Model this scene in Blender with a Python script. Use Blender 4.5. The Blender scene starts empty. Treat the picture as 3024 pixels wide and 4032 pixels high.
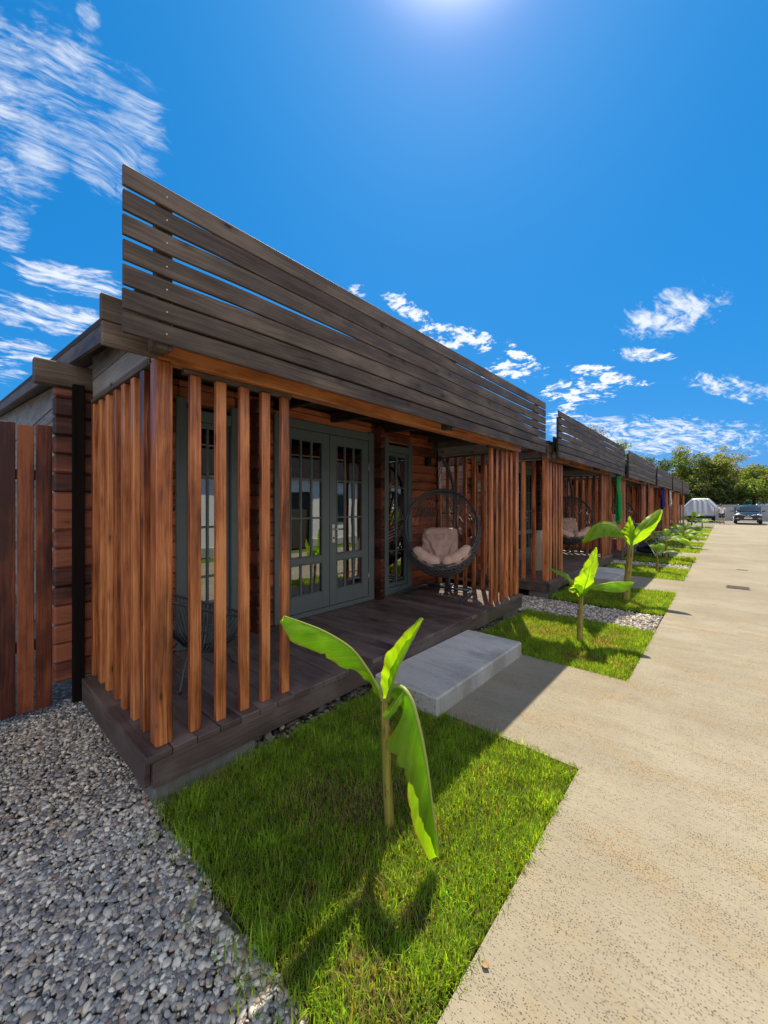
import bpy, bmesh, math, random
import numpy as np
from mathutils import Vector, Matrix, noise as mnoise
R = random.Random(7)
NR = np.random.default_rng(11)
sc = bpy.context.scene
col = sc.collection
PI = math.pi

# ------------------------------------------------------------------ camera
YAW = math.radians(41.34)
CAM_H = 1.65
FPX = 1530.0
AX = (-math.sin(YAW), math.cos(YAW)); RT = (math.cos(YAW), math.sin(YAW))
cam = bpy.data.cameras.new('camera'); cam_o = bpy.data.objects.new('camera', cam); col.objects.link(cam_o)
cam_o.location = (0, 0, CAM_H); cam_o.rotation_euler = (PI / 2, 0, YAW)
cam.sensor_fit = 'VERTICAL'; cam.sensor_height = 36; cam.lens = FPX / 4032 * 36
cam.shift_y = -27 / 4032; cam.clip_start = .05; cam.clip_end = 3000
sc.camera = cam_o

def at(u, v, depth):
    """a measured photo point and a distance -> a place in the world"""
    a = (u - 1512) / FPX; b = (1989 - v) / FPX
    return Vector(((AX[0] + a * RT[0]) * depth, (AX[1] + a * RT[1]) * depth, CAM_H + b * depth))
def dep(x, y): return x * AX[0] + y * AX[1]

# ------------------------------------------------------------------ tagging
def tag(o, label=None, cat=None, group=None, kind=None):
    if label: o['label'] = label
    if cat: o['category'] = cat
    if group: o['group'] = group
    if kind: o['kind'] = kind
    return o
def empty(name, loc, label, cat, group=None, rz=0):
    o = bpy.data.objects.new(name, None); col.objects.link(o); o.location = loc
    o.rotation_euler = (0, 0, rz); o.empty_display_size = .2
    return tag(o, label, cat, group)
def copy_tree(o, parent=None):
    c = o.copy(); col.objects.link(c)
    if parent is not None: c.parent = parent
    for ch in list(o.children): copy_tree(ch, c)
    return c

# ------------------------------------------------------------------ mesh builder
class MB:
    def __init__(s): s.v = []; s.f = []; s.uv = []; s.sm = []; s.mi = []; s.tone = []
    def face(s, idx, uvs=None, smooth=False, mi=0, tone=.5):
        s.f.append(tuple(idx)); s.uv.append(uvs or [(0, 0)] * len(idx)); s.sm.append(smooth); s.mi.append(mi); s.tone.append(tone)
    def box(s, x0, x1, y0, y1, z0, z1, b=.004, grain=None, mi=0, M=None, tone=None):
        c = ((x0 + x1) / 2, (y0 + y1) / 2, (z0 + z1) / 2); h = (abs(x1 - x0) / 2, abs(y1 - y0) / 2, abs(z1 - z0) / 2)
        b = min(b, min(h) * .45)
        if grain is None: grain = h.index(max(h))
        o1, o2 = R.uniform(0, 60), R.uniform(0, 60); tn = R.random() if tone is None else tone
        base = len(s.v); ids = {}
        for sx in (-1, 1):
            for sy in (-1, 1):
                for sz in (-1, 1):
                    sg = (sx, sy, sz)
                    for a in range(3):
                        p = [c[k] + sg[k] * (h[k] - (0 if k == a else b)) for k in range(3)]
                        ids[(sg, a)] = len(s.v)
                        s.v.append(tuple(M @ Vector(p)) if M else tuple(p))
        loc = {}
        def uvof(i, a):
            sg, aa = rev[i]
            p = [c[k] + sg[k] * (h[k] - (0 if k == aa else b)) for k in range(3)]
            oth = [k for k in range(3) if k != grain]
            if a == grain: return (p[oth[0]] * .3 + o1, p[oth[1]] + o2)
            w = [k for k in oth if k != a]
            w = w[0] if w else oth[0]
            return (p[grain] + o1, p[w] + o2 + .37 * a)
        rev = {v: k for k, v in ids.items()}
        def add(l, a):
            if flip: l = l[::-1]
            s.face(l, [uvof(i, a) for i in l], False, mi, tn)
        for a in range(3):
            p, q = [k for k in range(3) if k != a]
            for sa in (-1, 1):
                l = []
                for (sp, sq) in ((-1, -1), (1, -1), (1, 1), (-1, 1)):
                    g = [0, 0, 0]; g[a] = sa; g[p] = sp; g[q] = sq
                    l.append(ids[(tuple(g), a)])
                flip = (sa < 0) ^ (a == 1)
                add(l, a)
        for a in range(3):            # edges along axis a
            p, q = [k for k in range(3) if k != a]
            for sp in (-1, 1):
                for sq in (-1, 1):
                    g0 = [0, 0, 0]; g0[a] = -1; g0[p] = sp; g0[q] = sq; g1 = list(g0); g1[a] = 1
                    l = [ids[(tuple(g0), p)], ids[(tuple(g1), p)], ids[(tuple(g1), q)], ids[(tuple(g0), q)]]
                    flip = (sp * sq > 0) ^ (a == 1)
                    flip = not flip if False else flip
                    add(l, p)
        for sg in [(x, y, z) for x in (-1, 1) for y in (-1, 1) for z in (-1, 1)]:
            l = [ids[(sg, 0)], ids[(sg, 1)], ids[(sg, 2)]]
            flip = sg[0] * sg[1] * sg[2] < 0
            add(l, 0)
    def tube(s, pts, r, n=8, closed=False, mi=0, caps=True, tone=None, squash=None):
        pts = [Vector(p) for p in pts]; N = len(pts)
        rr = r if isinstance(r, (list, tuple)) else [r] * N
        tn = R.random() if tone is None else tone
        base = len(s.v); up = None; L = 0
        for i, p in enumerate(pts):
            if closed: t = pts[(i + 1) % N] - pts[i - 1]
            else: t = pts[min(i + 1, N - 1)] - pts[max(i - 1, 0)]
            if t.length < 1e-9: t = Vector((0, 0, 1))
            t.normalize()
            if up is None:
                up = Vector((0, 0, 1)) if abs(t.z) < .9 else Vector((1, 0, 0))
            e1 = (up - t * up.dot(t)); e1.normalize(); e2 = t.cross(e1); up = e1
            for k in range(n):
                a = 2 * PI * k / n
                s.v.append(tuple(p + (e1 * math.cos(a) + e2 * math.sin(a)) * rr[i]))
        segs = N if closed else N - 1
        for i in range(segs):
            j = (i + 1) % N
            L2 = L + (pts[j] - pts[i]).length
            for k in range(n):
                k2 = (k + 1) % n
                s.face([base + i * n + k, base + i * n + k2, base + j * n + k2, base + j * n + k],
                       [(L, k / n), (L, (k + 1) / n), (L2, (k + 1) / n), (L2, k / n)], True, mi, tn)
            L = L2
        if caps and not closed:
            s.face([base + k for k in range(n)][::-1], None, False, mi, tn)
            s.face([base + (N - 1) * n + k for k in range(n)], None, False, mi, tn)
    def grid(s, P, smooth=True, mi=0, wrap=False, tone=.5, flip=False):
        """P: rows of points"""
        base = len(s.v); n = len(P); m = len(P[0])
        for row in P:
            for p in row: s.v.append(tuple(p))
        for i in range(n - 1):
            for j in range(m if wrap else m - 1):
                j2 = (j + 1) % m
                l = [base + i * m + j, base + i * m + j2, base + (i + 1) * m + j2, base + (i + 1) * m + j]
                u = [(i / (n - 1), j / (m - 1)), (i / (n - 1), (j + 1) / (m - 1)), ((i + 1) / (n - 1), (j + 1) / (m - 1)), ((i + 1) / (n - 1), j / (m - 1))]
                if flip: l = l[::-1]; u = u[::-1]
                s.face(l, u, smooth, mi, tone)
        return base
    def fan(s, idx, mi=0, tone=.5): s.face(idx, None, False, mi, tone)
    def poly_prism(s, poly, axis, a0, a1, mi=0, smooth=False, tone=None):
        """2D outline extruded along an axis (0=x,1=y,2=z)"""
        tn = R.random() if tone is None else tone
        o = [k for k in range(3) if k != axis]; base = len(s.v); n = len(poly)
        for a in (a0, a1):
            for p in poly:
                q = [0, 0, 0]; q[axis] = a; q[o[0]] = p[0]; q[o[1]] = p[1]; s.v.append(tuple(q))
        for i in range(n):
            j = (i + 1) % n
            s.face([base + i, base + j, base + n + j, base + n + i], [(a0, i * .1), (a0, i * .1 + .1), (a1, i * .1 + .1), (a1, i * .1)], smooth, mi, tn)
        s.face([base + i for i in range(n)][::-1], [(poly[i][0], poly[i][1]) for i in range(n)][::-1], False, mi, tn)
        s.face([base + n + i for i in range(n)], [(poly[i][0], poly[i][1]) for i in range(n)], False, mi, tn)
    def ball(s, c, r, nu=12, nv=8, mi=0, f=None, smooth=True, tone=None):
        r = r if isinstance(r, (tuple, list)) else (r, r, r); tn = R.random() if tone is None else tone
        rows = []
        for i in range(nv + 1):
            th = PI * i / nv; row = []
            for j in range(nu):
                ph = 2 * PI * j / nu
                d = Vector((math.sin(th) * math.cos(ph), math.sin(th) * math.sin(ph), math.cos(th)))
                k = f(d) if f else 1
                row.append((c[0] + r[0] * d.x * k, c[1] + r[1] * d.y * k, c[2] + r[2] * d.z * k))
            rows.append(row)
        s.grid(rows, smooth, mi, True, tn, flip=True)
    def build(s, name, mats, parent=None, loc=None, normals=True):
        me = bpy.data.meshes.new(name)
        off = Vector(loc) if loc is not None else (parent_loc(parent) if parent is not None else Vector((0, 0, 0)))
        vv = [(p[0] - off.x, p[1] - off.y, p[2] - off.z) for p in s.v]
        me.from_pydata(vv, [], s.f)
        uv = me.uv_layers.new(name='UVMap')
        flat = [c for f in s.uv for p in f for c in p]
        uv.data.foreach_set('uv', flat)
        at_ = me.attributes.new('tone', 'FLOAT', 'FACE'); at_.data.foreach_set('value', s.tone)
        me.polygons.foreach_set('use_smooth', s.sm)
        if not isinstance(mats, (list, tuple)): mats = [mats]
        for m in mats: me.materials.append(m)
        me.polygons.foreach_set('material_index', s.mi)
        me.update()
        o = bpy.data.objects.new(name, me); col.objects.link(o)
        if parent is not None: o.parent = parent
        elif loc is not None: o.location = loc
        if normals:
            bm = bmesh.new(); bm.from_mesh(me); bmesh.ops.recalc_face_normals(bm, faces=bm.faces); bm.to_mesh(me); bm.free()
        return o
def parent_loc(p):
    v = Vector((0, 0, 0))
    while p is not None: v += p.location; p = p.parent
    return v

def np_mesh(name, V, F, mats, colors=None, smooth=True, loc=None):
    """V (n,3), F list of (k, array) face blocks, colors per vertex"""
    me = bpy.data.meshes.new(name)
    nl = sum(f.size for f in F); nf = sum(len(f) for f in F)
    me.vertices.add(len(V)); me.vertices.foreach_set('co', np.asarray(V, dtype=np.float32).ravel())
    me.loops.add(nl); me.polygons.add(nf)
    me.loops.foreach_set('vertex_index', np.concatenate([f.ravel() for f in F]).astype(np.int32))
    tot = np.concatenate([np.full(len(f), f.shape[1]) for f in F]); st = np.concatenate([[0], np.cumsum(tot)[:-1]])
    me.polygons.foreach_set('loop_start', st.astype(np.int32))
    try: me.polygons.foreach_set('loop_total', tot.astype(np.int32))
    except Exception: pass
    me.polygons.foreach_set('use_smooth', np.full(nf, smooth))
    if colors is not None:
        a = me.color_attributes.new('Col', 'FLOAT_COLOR', 'POINT')
        c4 = np.ones((len(V), 4), dtype=np.float32); c4[:, :3] = colors
        a.data.foreach_set('color', c4.ravel())
    me.update(calc_edges=True); me.validate()
    for m in (mats if isinstance(mats, (list, tuple)) else [mats]): me.materials.append(m)
    o = bpy.data.objects.new(name, me); col.objects.link(o)
    if loc is not None: o.location = loc
    return o

# ------------------------------------------------------------------ materials
def mat(name):
    m = bpy.data.materials.new(name); m.use_nodes = True; nt = m.node_tree; nt.nodes.clear()
    return m, nt, nt.nodes, nt.links
class N:
    def __init__(s, nt): s.nt = nt; s.n = nt.nodes; s.l = nt.links
    def node(s, t, **k):
        x = s.n.new(t)
        for a, b in k.items(): setattr(x, a, b)
        return x
    def link(s, a, b): s.l.new(a, b)
    def val(s, sock, v):
        if hasattr(v, 'is_linked') or isinstance(v, bpy.types.NodeSocket): s.l.new(v, sock)
        else: sock.default_value = v
    def math(s, op, a, b=0.0, c=None, clamp=False):
        x = s.node('ShaderNodeMath', operation=op, use_clamp=clamp); s.val(x.inputs[0], a); s.val(x.inputs[1], b)
        if c is not None: s.val(x.inputs[2], c)
        return x.outputs[0]
    def vmath(s, op, a, b=(0, 0, 0)):
        x = s.node('ShaderNodeVectorMath', operation=op); s.val(x.inputs[0], a); s.val(x.inputs[1], b)
        return x.outputs['Value'] if op in ('DOT_PRODUCT', 'LENGTH') else x.outputs[0]
    def noise(s, vec, scale, detail=4, rough=.55, dist=0):
        x = s.node('ShaderNodeTexNoise'); s.val(x.inputs['Vector'], vec); x.inputs['Scale'].default_value = scale
        x.inputs['Detail'].default_value = detail; x.inputs['Roughness'].default_value = rough; x.inputs['Distortion'].default_value = dist
        return x.outputs[0]
    def voro(s, vec, scale, feature='F1', rnd=1):
        x = s.node('ShaderNodeTexVoronoi', feature=feature); s.val(x.inputs['Vector'], vec); x.inputs['Scale'].default_value = scale
        x.inputs['Randomness'].default_value = rnd
        return x
    def ramp(s, fac, stops, interp='LINEAR'):
        x = s.node('ShaderNodeValToRGB'); s.val(x.inputs[0], fac); e = x.color_ramp.elements; x.color_ramp.interpolation = interp
        while len(e) < len(stops): e.new(.5)
        for i, (p, c) in enumerate(stops):
            e[i].position = p; e[i].color = (*c, 1) if len(c) == 3 else c
        return x.outputs[0]
    def mix(s, f, a, b, mode='MIX'):
        x = s.node('ShaderNodeMix', data_type='RGBA', blend_type=mode); s.val(x.inputs[0], f)
        for sock, v in ((x.inputs[6], a), (x.inputs[7], b)):
            s.val(sock, (*v, 1) if isinstance(v, tuple) and len(v) == 3 else v)
        return x.outputs[2]
    def map(s, vec, scale=(1, 1, 1), loc=(0, 0, 0), rot=(0, 0, 0)):
        x = s.node('ShaderNodeMapping'); s.val(x.inputs[0], vec); x.inputs['Scale'].default_value = scale
        x.inputs['Location'].default_value = loc; x.inputs['Rotation'].default_value = rot
        return x.outputs[0]
    def bump(s, h, strength=.3, dist=.01):
        x = s.node('ShaderNodeBump'); s.val(x.inputs['Height'], h); x.inputs['Strength'].default_value = strength; x.inputs['Distance'].default_value = dist
        return x.outputs[0]
    def sstep(s, v, a, b, o0=0., o1=1.):
        x = s.node('ShaderNodeMapRange', interpolation_type='SMOOTHSTEP'); s.val(x.inputs[0], v)
        x.inputs[1].default_value = a; x.inputs[2].default_value = b; x.inputs[3].default_value = o0; x.inputs[4].default_value = o1
        return x.outputs[0]
    def out(s, shader, disp=None):
        o = s.node('ShaderNodeOutputMaterial'); s.l.new(shader, o.inputs[0])
    def bsdf(s, color, rough=.6, bump=None, spec=.5, metal=0, **kw):
        p = s.node('ShaderNodeBsdfPrincipled'); s.val(p.inputs['Base Color'], (*color, 1) if isinstance(color, tuple) and len(color) == 3 else color)
        s.val(p.inputs['Roughness'], rough); p.inputs['Metallic'].default_value = metal; p.inputs['Specular IOR Level'].default_value = spec
        if bump is not None: s.l.new(bump, p.inputs['Normal'])
        for k, v in kw.items(): s.val(p.inputs[k], v)
        return p.outputs[0]
    def uv(s): return s.node('ShaderNodeTexCoord').outputs['UV']
    def obj(s): return s.node('ShaderNodeTexCoord').outputs['Object']
    def pos(s): return s.node('ShaderNodeNewGeometry').outputs['Position']
    def attr(s, n, fac=True):
        x = s.node('ShaderNodeAttribute', attribute_name=n); return x.outputs['Fac'] if fac else x.outputs['Color']

def wood(name, dark, base, light, rough=.5, knots=True, grain=1.0, blotch=.5, spec=.4, weather=None, tv=.42):
    m, nt, _, _ = mat(name); n = N(nt); uv = n.uv()
    tone = n.attr('tone'); rnd = n.node('ShaderNodeObjectInfo').outputs['Random']
    t = n.math('FRACT', n.math('ADD', tone, rnd))
    wob = n.noise(n.map(uv, (1.6, 5, 1)), 1, 2)
    uvw = n.vmath('ADD', uv, n.math('MULTIPLY', wob, .05))
    g1 = n.noise(n.map(uvw, (1.3, 70, 1)), 1, 5, .6)
    g2 = n.noise(n.map(uvw, (3.5, 220, 1)), 1, 3, .6)
    bl = n.noise(n.map(uv, (1.7, 6, 1)), 1, 4, .6)
    f = n.math('ADD', n.math('MULTIPLY', g1, .62 * grain), n.math('ADD', n.math('MULTIPLY', g2, .22 * grain), n.math('MULTIPLY', bl, blotch)))
    f = n.math('ADD', f, n.math('MULTIPLY', n.math('SUBTRACT', t, .5), tv))
    mid = (.84 * grain + blotch) / 2
    f = n.math('ADD', n.math('MULTIPLY', n.math('SUBTRACT', f, mid), 1.75), .5)
    c = n.ramp(f, [(.12, dark), (.5, base), (.85, light)])
    if knots:
        v = n.voro(n.map(uv, (5.0, 11, 1)), 1)
        sk = n.node('ShaderNodeSeparateColor'); n.link(v.outputs['Color'], sk.inputs[0])
        has = n.math('LESS_THAN', sk.outputs[0], .42)
        kd = n.math('ADD', v.outputs['Distance'], n.math('MULTIPLY', n.math('SUBTRACT', g1, .5), .25))
        halo = n.math('MULTIPLY', n.sstep(kd, .10, .42, 1, 0), has); core = n.math('MULTIPLY', n.sstep(kd, .07, .15, 1, 0), has)
        c = n.mix(n.math('MULTIPLY', halo, .38), c, tuple(x * .8 for x in dark)); c = n.mix(n.math('MULTIPLY', core, .85), c, tuple(x * .4 for x in dark))
    if weather:
        w = n.noise(n.pos(), 3.1, 5, .65); c = n.mix(n.sstep(w, .45, .75), c, weather)
    b = n.bump(n.math('ADD', g1, n.math('MULTIPLY', g2, .5)), .35, .003)
    n.out(n.bsdf(c, n.math('ADD', rough, n.math('MULTIPLY', n.math('SUBTRACT', bl, .5), .3)), b, spec))
    return m

M = {}
M['slat'] = wood('stained_slat_wood', (.105, .026, .010), (.36, .108, .033), (.60, .225, .08), .38, blotch=1.0, tv=.3, grain=1.25, spec=.5)
M['log'] = wood('stained_log_wood', (.10, .028, .014), (.31, .086, .036), (.48, .155, .064), .5, blotch=.95)
M['logend2'] = wood('brown_log_end', (.035, .011, .009), (.12, .034, .022), (.24, .075, .036), .5, blotch=1.1, tv=.5)  # darker, blotchier variant of the log wood
M['logend'] = wood('dark_log_end', (.03, .010, .008), (.085, .026, .016), (.15, .045, .024), .5, blotch=.95)
M['dark'] = wood('dark_brown_board', (.04, .028, .022), (.095, .07, .056), (.18, .135, .105), .6, grain=.9, blotch=.8, spec=.2, tv=.14)
M['deckw'] = wood('dark_deck_wood', (.04, .028, .027), (.092, .064, .062), (.165, .12, .115), .5, knots=False, grain=.8, blotch=.8, weather=(.14, .115, .10), tv=.25)
M['fence'] = wood('stained_fence_wood', (.04, .010, .007), (.14, .034, .017), (.29, .088, .032), .45, blotch=1.15, tv=.35)
M['greyw'] = wood('grey_stained_wood', (.075, .066, .058), (.20, .18, .158), (.31, .285, .25), .6, blotch=.8, spec=.15)
M['shadeb'] = wood('shade_black_board', (.003, .002, .002), (.006, .005, .004), (.012, .009, .008), .8, knots=False, spec=.05)  # near-black tone stands for the shade in the corner gap
M['soffit'] = wood('dark_soffit_wood', (.014, .009, .008), (.03, .02, .017), (.05, .034, .028), .6, knots=False)

def plain(name, c, rough=.5, spec=.5, metal=0, nscale=None, namt=.2, bump=0, bscale=80, coat=0):
    m, nt, _, _ = mat(name); n = N(nt); cc = (*c, 1)
    if nscale:
        w = n.noise(n.obj(), nscale, 5, .6)
        cc = n.mix(w, tuple(x * (1 - namt) for x in c), tuple(min(1, x * (1 + namt)) for x in c))
    b = n.bump(n.noise(n.obj(), bscale, 4), bump, .004) if bump else None
    kw = {'Coat Weight': coat} if coat else {}
    n.out(n.bsdf(cc if nscale else c, rough, b, spec, metal, **kw)); return m
M['frame'] = plain('grey_green_paint', (.108, .132, .137), .42, .5, 0, 6, .14, .1, 120)
M['metal'] = plain('charcoal_metal', (.06, .068, .08), .35, .5, .3, 20, .2)
M['rattan'] = plain('grey_rattan', (.10, .105, .11), .5, .5, 0, 40, .3)
M['chrome'] = plain('brushed_steel', (.62, .62, .62), .3, .5, 1)
M['black'] = plain('black_plastic', (.012, .012, .014), .4)
M['rubber'] = plain('rubber', (.018, .018, .018), .8)
M['blind'] = plain('cream_blind', (.52, .48, .40), .8)
M['inside'] = plain('dark_interior', (.05, .035, .025), .8)
M['white'] = plain('white_render', (.80, .80, .79), .8, .3, 0, 2, .05, .15, 60)
M['roofing'] = plain('roof_shingle', (.05, .045, .045), .9, .2, 0, 9, .35, .6, 40)
M['cover'] = plain('silver_cover', (.50, .52, .55), .38, .6, .35, 3, .12)
M['boat'] = plain('white_hull', (.75, .76, .77), .3)
M['car'] = plain('navy_car_paint', (.012, .017, .03), .22, .5, .25, coat=.6)
M['carglass'] = plain('car_glass', (.02, .03, .035), .06, .6)
M['lampglass'] = plain('headlight_glass', (.62, .64, .6), .12, .6)
M['plate'] = plain('number_plate_white', (.75, .75, .7), .4)
M['skin'] = plain('skin', (.46, .25, .17), .55, .4, 0, 12, .08)
M['hair'] = plain('brown_hair', (.05, .03, .02), .6)
M['shirt'] = None
M['shorts'] = plain('dark_shorts', (.014, .015, .028), .8)
M['shoe'] = plain('dark_shoes', (.03, .022, .02), .6)
M['sack'] = plain('white_woven_sack', (.62, .58, .50), .8, .2, 0, 14, .16, .5, 60)
M['brass'] = plain('steel_hinge', (.42, .41, .38), .45, .5, 1)
M['plaque'] = plain('grey_plaque', (.26, .26, .25), .5)
M['digit'] = plain('white_digits', (.85, .85, .85), .5)

def cloth(name, c, trans=.35):
    m, nt, _, _ = mat(name); n = N(nt); w = n.noise(n.obj(), 30, 3)
    cc = n.mix(w, tuple(x * .8 for x in c), tuple(min(1, x * 1.15) for x in c))
    d = n.node('ShaderNodeBsdfDiffuse'); n.link(cc, d.inputs[0]); t = n.node('ShaderNodeBsdfTranslucent'); n.link(cc, t.inputs[0])
    x = n.node('ShaderNodeMixShader'); x.inputs[0].default_value = trans; n.link(d.outputs[0], x.inputs[1]); n.link(t.outputs[0], x.inputs[2])
    n.out(x.outputs[0]); return m
M['cushion'] = plain('beige_cushion_fabric', (.60, .40, .33), .85, .2, 0, 7, .1, .35, 35)
M['blue'] = cloth('blue_towel', (.03, .05, .28)); M['red'] = cloth('red_towel', (.5, .06, .05)); M['whitecloth'] = cloth('white_towel', (.7, .7, .68))
M['green'] = cloth('green_cloth', (.02, .36, .09), .4); M['pink'] = plain('pink_plastic', (.7, .06, .2), .4)
M['navy'] = plain('navy_canvas', (.012, .016, .035), .8); M['greyc'] = plain('grey_canvas', (.16, .2, .19), .8)
# white shirt with grey print
m, nt, _, _ = mat('printed_white_shirt'); n = N(nt)
n.out(n.bsdf(n.mix(n.sstep(n.noise(n.obj(), 9, 3), .5, .58), (.78, .78, .78), (.30, .31, .36)), .85)); M['shirt'] = m

# glass that lets light through and mirrors by its angle
m, nt, _, _ = mat('window_glass'); n = N(nt)
g = n.node('ShaderNodeBsdfGlossy'); g.inputs['Roughness'].default_value = .0; g.inputs['Color'].default_value = (.92, .96, .96, 1)
wv = n.bump(n.noise(n.pos(), 2.2, 1), .03, .05); n.link(wv, g.inputs['Normal'])
t = n.node('ShaderNodeBsdfTransparent'); t.inputs[0].default_value = (.62, .68, .67, 1)
fr = n.node('ShaderNodeFresnel'); fr.inputs[0].default_value = 3.9
x = n.node('ShaderNodeMixShader'); n.link(fr.outputs[0], x.inputs[0]); n.link(t.outputs[0], x.inputs[1]); n.link(g.outputs[0], x.inputs[2]); n.out(x.outputs[0])
M['glass'] = m

# concrete road: sandy, broomed across, pitted
def concrete(name, c0, c1, pit=.8, scale=1.0, rot=0, warm=None, bs=.5, pits_lo=.04, pits_hi=.75, streak=.3):
    m, nt, _, _ = mat(name); n = N(nt); p = n.pos()
    big = n.noise(p, .55, 5, .6); midn = n.noise(n.map(p, (1.6, 3.2, 1), rot=(0, 0, rot)), 1, 6, .65); fine = n.noise(p, 60, 4, .6)
    st = n.noise(n.map(p, (7, 85, 9), rot=(0, 0, rot)), 1, 4, .6)
    st2 = n.noise(n.map(p, (.9, 7.5, 1), rot=(0, 0, rot)), 1, 5, .68)
    v = n.voro(n.map(p, (70 * scale, 125 * scale, 40), rot=(0, 0, rot)), 1)
    sep = n.node('ShaderNodeSeparateColor'); n.link(v.outputs['Color'], sep.inputs[0])
    patch = n.sstep(n.math('ADD', n.math('MULTIPLY', st2, .6), n.math('MULTIPLY', midn, .4)), .40, .62)
    pits = n.math('MULTIPLY', n.sstep(v.outputs['Distance'], .13, .36, 1, 0), n.math('LESS_THAN', sep.outputs[0], n.math('ADD', pits_lo, n.math('MULTIPLY', patch, pits_hi))))
    c = n.mix(n.sstep(big, .32, .68), c0, c1)
    if warm: c = n.mix(n.math('MULTIPLY', n.sstep(midn, .47, .68), .75), c, warm)
    c = n.mix(n.math('MULTIPLY', patch, streak), c, tuple(x * .62 for x in c0))
    c = n.mix(n.math('MULTIPLY', n.sstep(st, .42, .7), .25), c, tuple(x * .6 for x in c0))
    c = n.mix(n.math('MULTIPLY', n.sstep(fine, .35, .75), .25), c, tuple(x * .65 for x in c0))
    c = n.mix(n.math('MULTIPLY', pits, pit), c, (c0[0] * .30, c0[1] * .27, c0[2] * .25))  # shade inside the pits, with slight dirt, put into the colour
    h = n.math('SUBTRACT', n.math('ADD', n.math('MULTIPLY', st, .6), n.math('MULTIPLY', fine, .3)), n.math('MULTIPLY', pits, .9))
    n.out(n.bsdf(c, .8, n.bump(h, bs, .006), .25)); return m
M['road'] = concrete('broomed_concrete', (.222, .199, .15), (.30, .273, .215), .5, 1.6, 0, (.28, .22, .14), 1.0, .25, .6, .11)
M['step'] = concrete('grey_concrete', (.43, .425, .41), (.62, .61, .59), .3, .8, PI / 2, (.36, .345, .315), 1.5, .03, .3, .42)
M['blockc'] = concrete('rough_concrete', (.13, .13, .13), (.24, .235, .225), .5, .6, 0, None, .8, .05, .5, .4)
M['farwall'] = concrete('grey_wall_concrete', (.33, .33, .33), (.44, .44, .44), .2, 1, 0)

# ground: dusty gravel earth
m, nt, _, _ = mat('gravel_earth'); n = N(nt); p = n.pos()
v = n.voro(p, 38); sep = n.node('ShaderNodeSeparateColor'); n.link(v.outputs['Color'], sep.inputs[0])
c = n.ramp(sep.outputs[0], [(0, (.06, .06, .065)), (.4, (.17, .16, .15)), (.75, (.30, .28, .26)), (1, (.45, .42, .39))])
c = n.mix(n.math('MULTIPLY', n.sstep(v.outputs['Distance'], .35, .62), .8), c, (.03, .028, .025))
far = n.node('ShaderNodeCameraData')
c = n.mix(n.sstep(n.noise(p, .35, 4), .3, .75, .0, .5), c, (.27, .24, .2))
n.out(n.bsdf(c, .85, n.bump(n.math('SUBTRACT', 1, v.outputs['Distance']), .7, .012), .25)); M['ground'] = m
# soil under the lawns
m, nt, _, _ = mat('lawn_soil'); n = N(nt); w = n.noise(n.pos(), 14, 5, .65)
n.out(n.bsdf(n.ramp(w, [(.3, (.02, .022, .010)), (.55, (.05, .055, .018)), (.8, (.13, .11, .055))]), .95, n.bump(w, .8, .02), .1)); M['soil'] = m
m, nt, _, _ = mat('short_grass_strip'); n = N(nt); w = n.noise(n.pos(), 22, 5, .65)
n.out(n.bsdf(n.ramp(w, [(.3, (.04, .08, .012)), (.7, (.10, .18, .03))]), .9, n.bump(w, .8, .03), .1)); M['meadow'] = m
# blades, pebbles, leaves : coloured per blade / per stone
def leafmat(name, trans=.5, rough=.45, spec=.4, gain=1.0, tint=(1.25, 1.15, .35)):
    m, nt, _, _ = mat(name); n = N(nt); c = n.attr('Col', False)
    b = n.bsdf(c, rough, None, spec); t = n.node('ShaderNodeBsdfTranslucent')
    n.link(n.mix(1.0, c, tuple(x * gain for x in tint), 'MULTIPLY'), t.inputs[0])
    x = n.node('ShaderNodeMixShader'); x.inputs[0].default_value = trans; n.link(b, x.inputs[1]); n.link(t.outputs[0], x.inputs[2]); n.out(x.outputs[0]); return m
M['blade'] = leafmat('grass_blade', .5, .5, .3, 1.7)
M['treeleaf'] = leafmat('tree_leaf', .45, .5, .4, 1.5)
m, nt, _, _ = mat('pebble_stone'); n = N(nt); c = n.attr('Col', False)
w = n.noise(n.pos(), 260, 3); n.out(n.bsdf(n.mix(n.math('MULTIPLY', w, .5), c, (.25, .24, .23)), .6, None, .35)); M['pebble'] = m
# banana leaf: ribs running out from the midrib
m, nt, _, _ = mat('banana_leaf'); n = N(nt); uv = n.uv()
sx = n.node('ShaderNodeSeparateXYZ'); n.link(uv, sx.inputs[0])
ww = n.math('ADD', n.math('MULTIPLY', sx.outputs[0], 1.0), n.math('MULTIPLY', sx.outputs[1], -.22))
cv = n.node('ShaderNodeCombineXYZ'); n.link(ww, cv.inputs[0])
rib = n.noise(n.map(cv.outputs[0], (46, 1, 1)), 1, 3, .7); rib2 = n.noise(n.map(cv.outputs[0], (9, 1, 1)), 1, 2, .5)
bl = n.noise(n.obj(), 9, 4)
tn = n.attr('tone')
f = n.math('ADD', n.math('MULTIPLY', rib, .35), n.math('ADD', n.math('MULTIPLY', rib2, .35), n.math('MULTIPLY', bl, .3)))
c = n.ramp(f, [(.34, (.09, .185, .010)), (.5, (.17, .30, .016)), (.68, (.31, .43, .03))])
edge = n.math('MULTIPLY', n.sstep(n.math('ADD', sx.outputs[1], n.math('MULTIPLY', n.math('SUBTRACT', n.noise(n.map(uv, (14, 2, 1)), 1, 4, .6), .5), .35)), .93, 1.0), 1.0)
c = n.mix(n.math('MULTIPLY', edge, .75), c, (.22, .13, .04))
b = n.bsdf(c, .42, n.bump(rib, .45, .004), .4)
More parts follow.
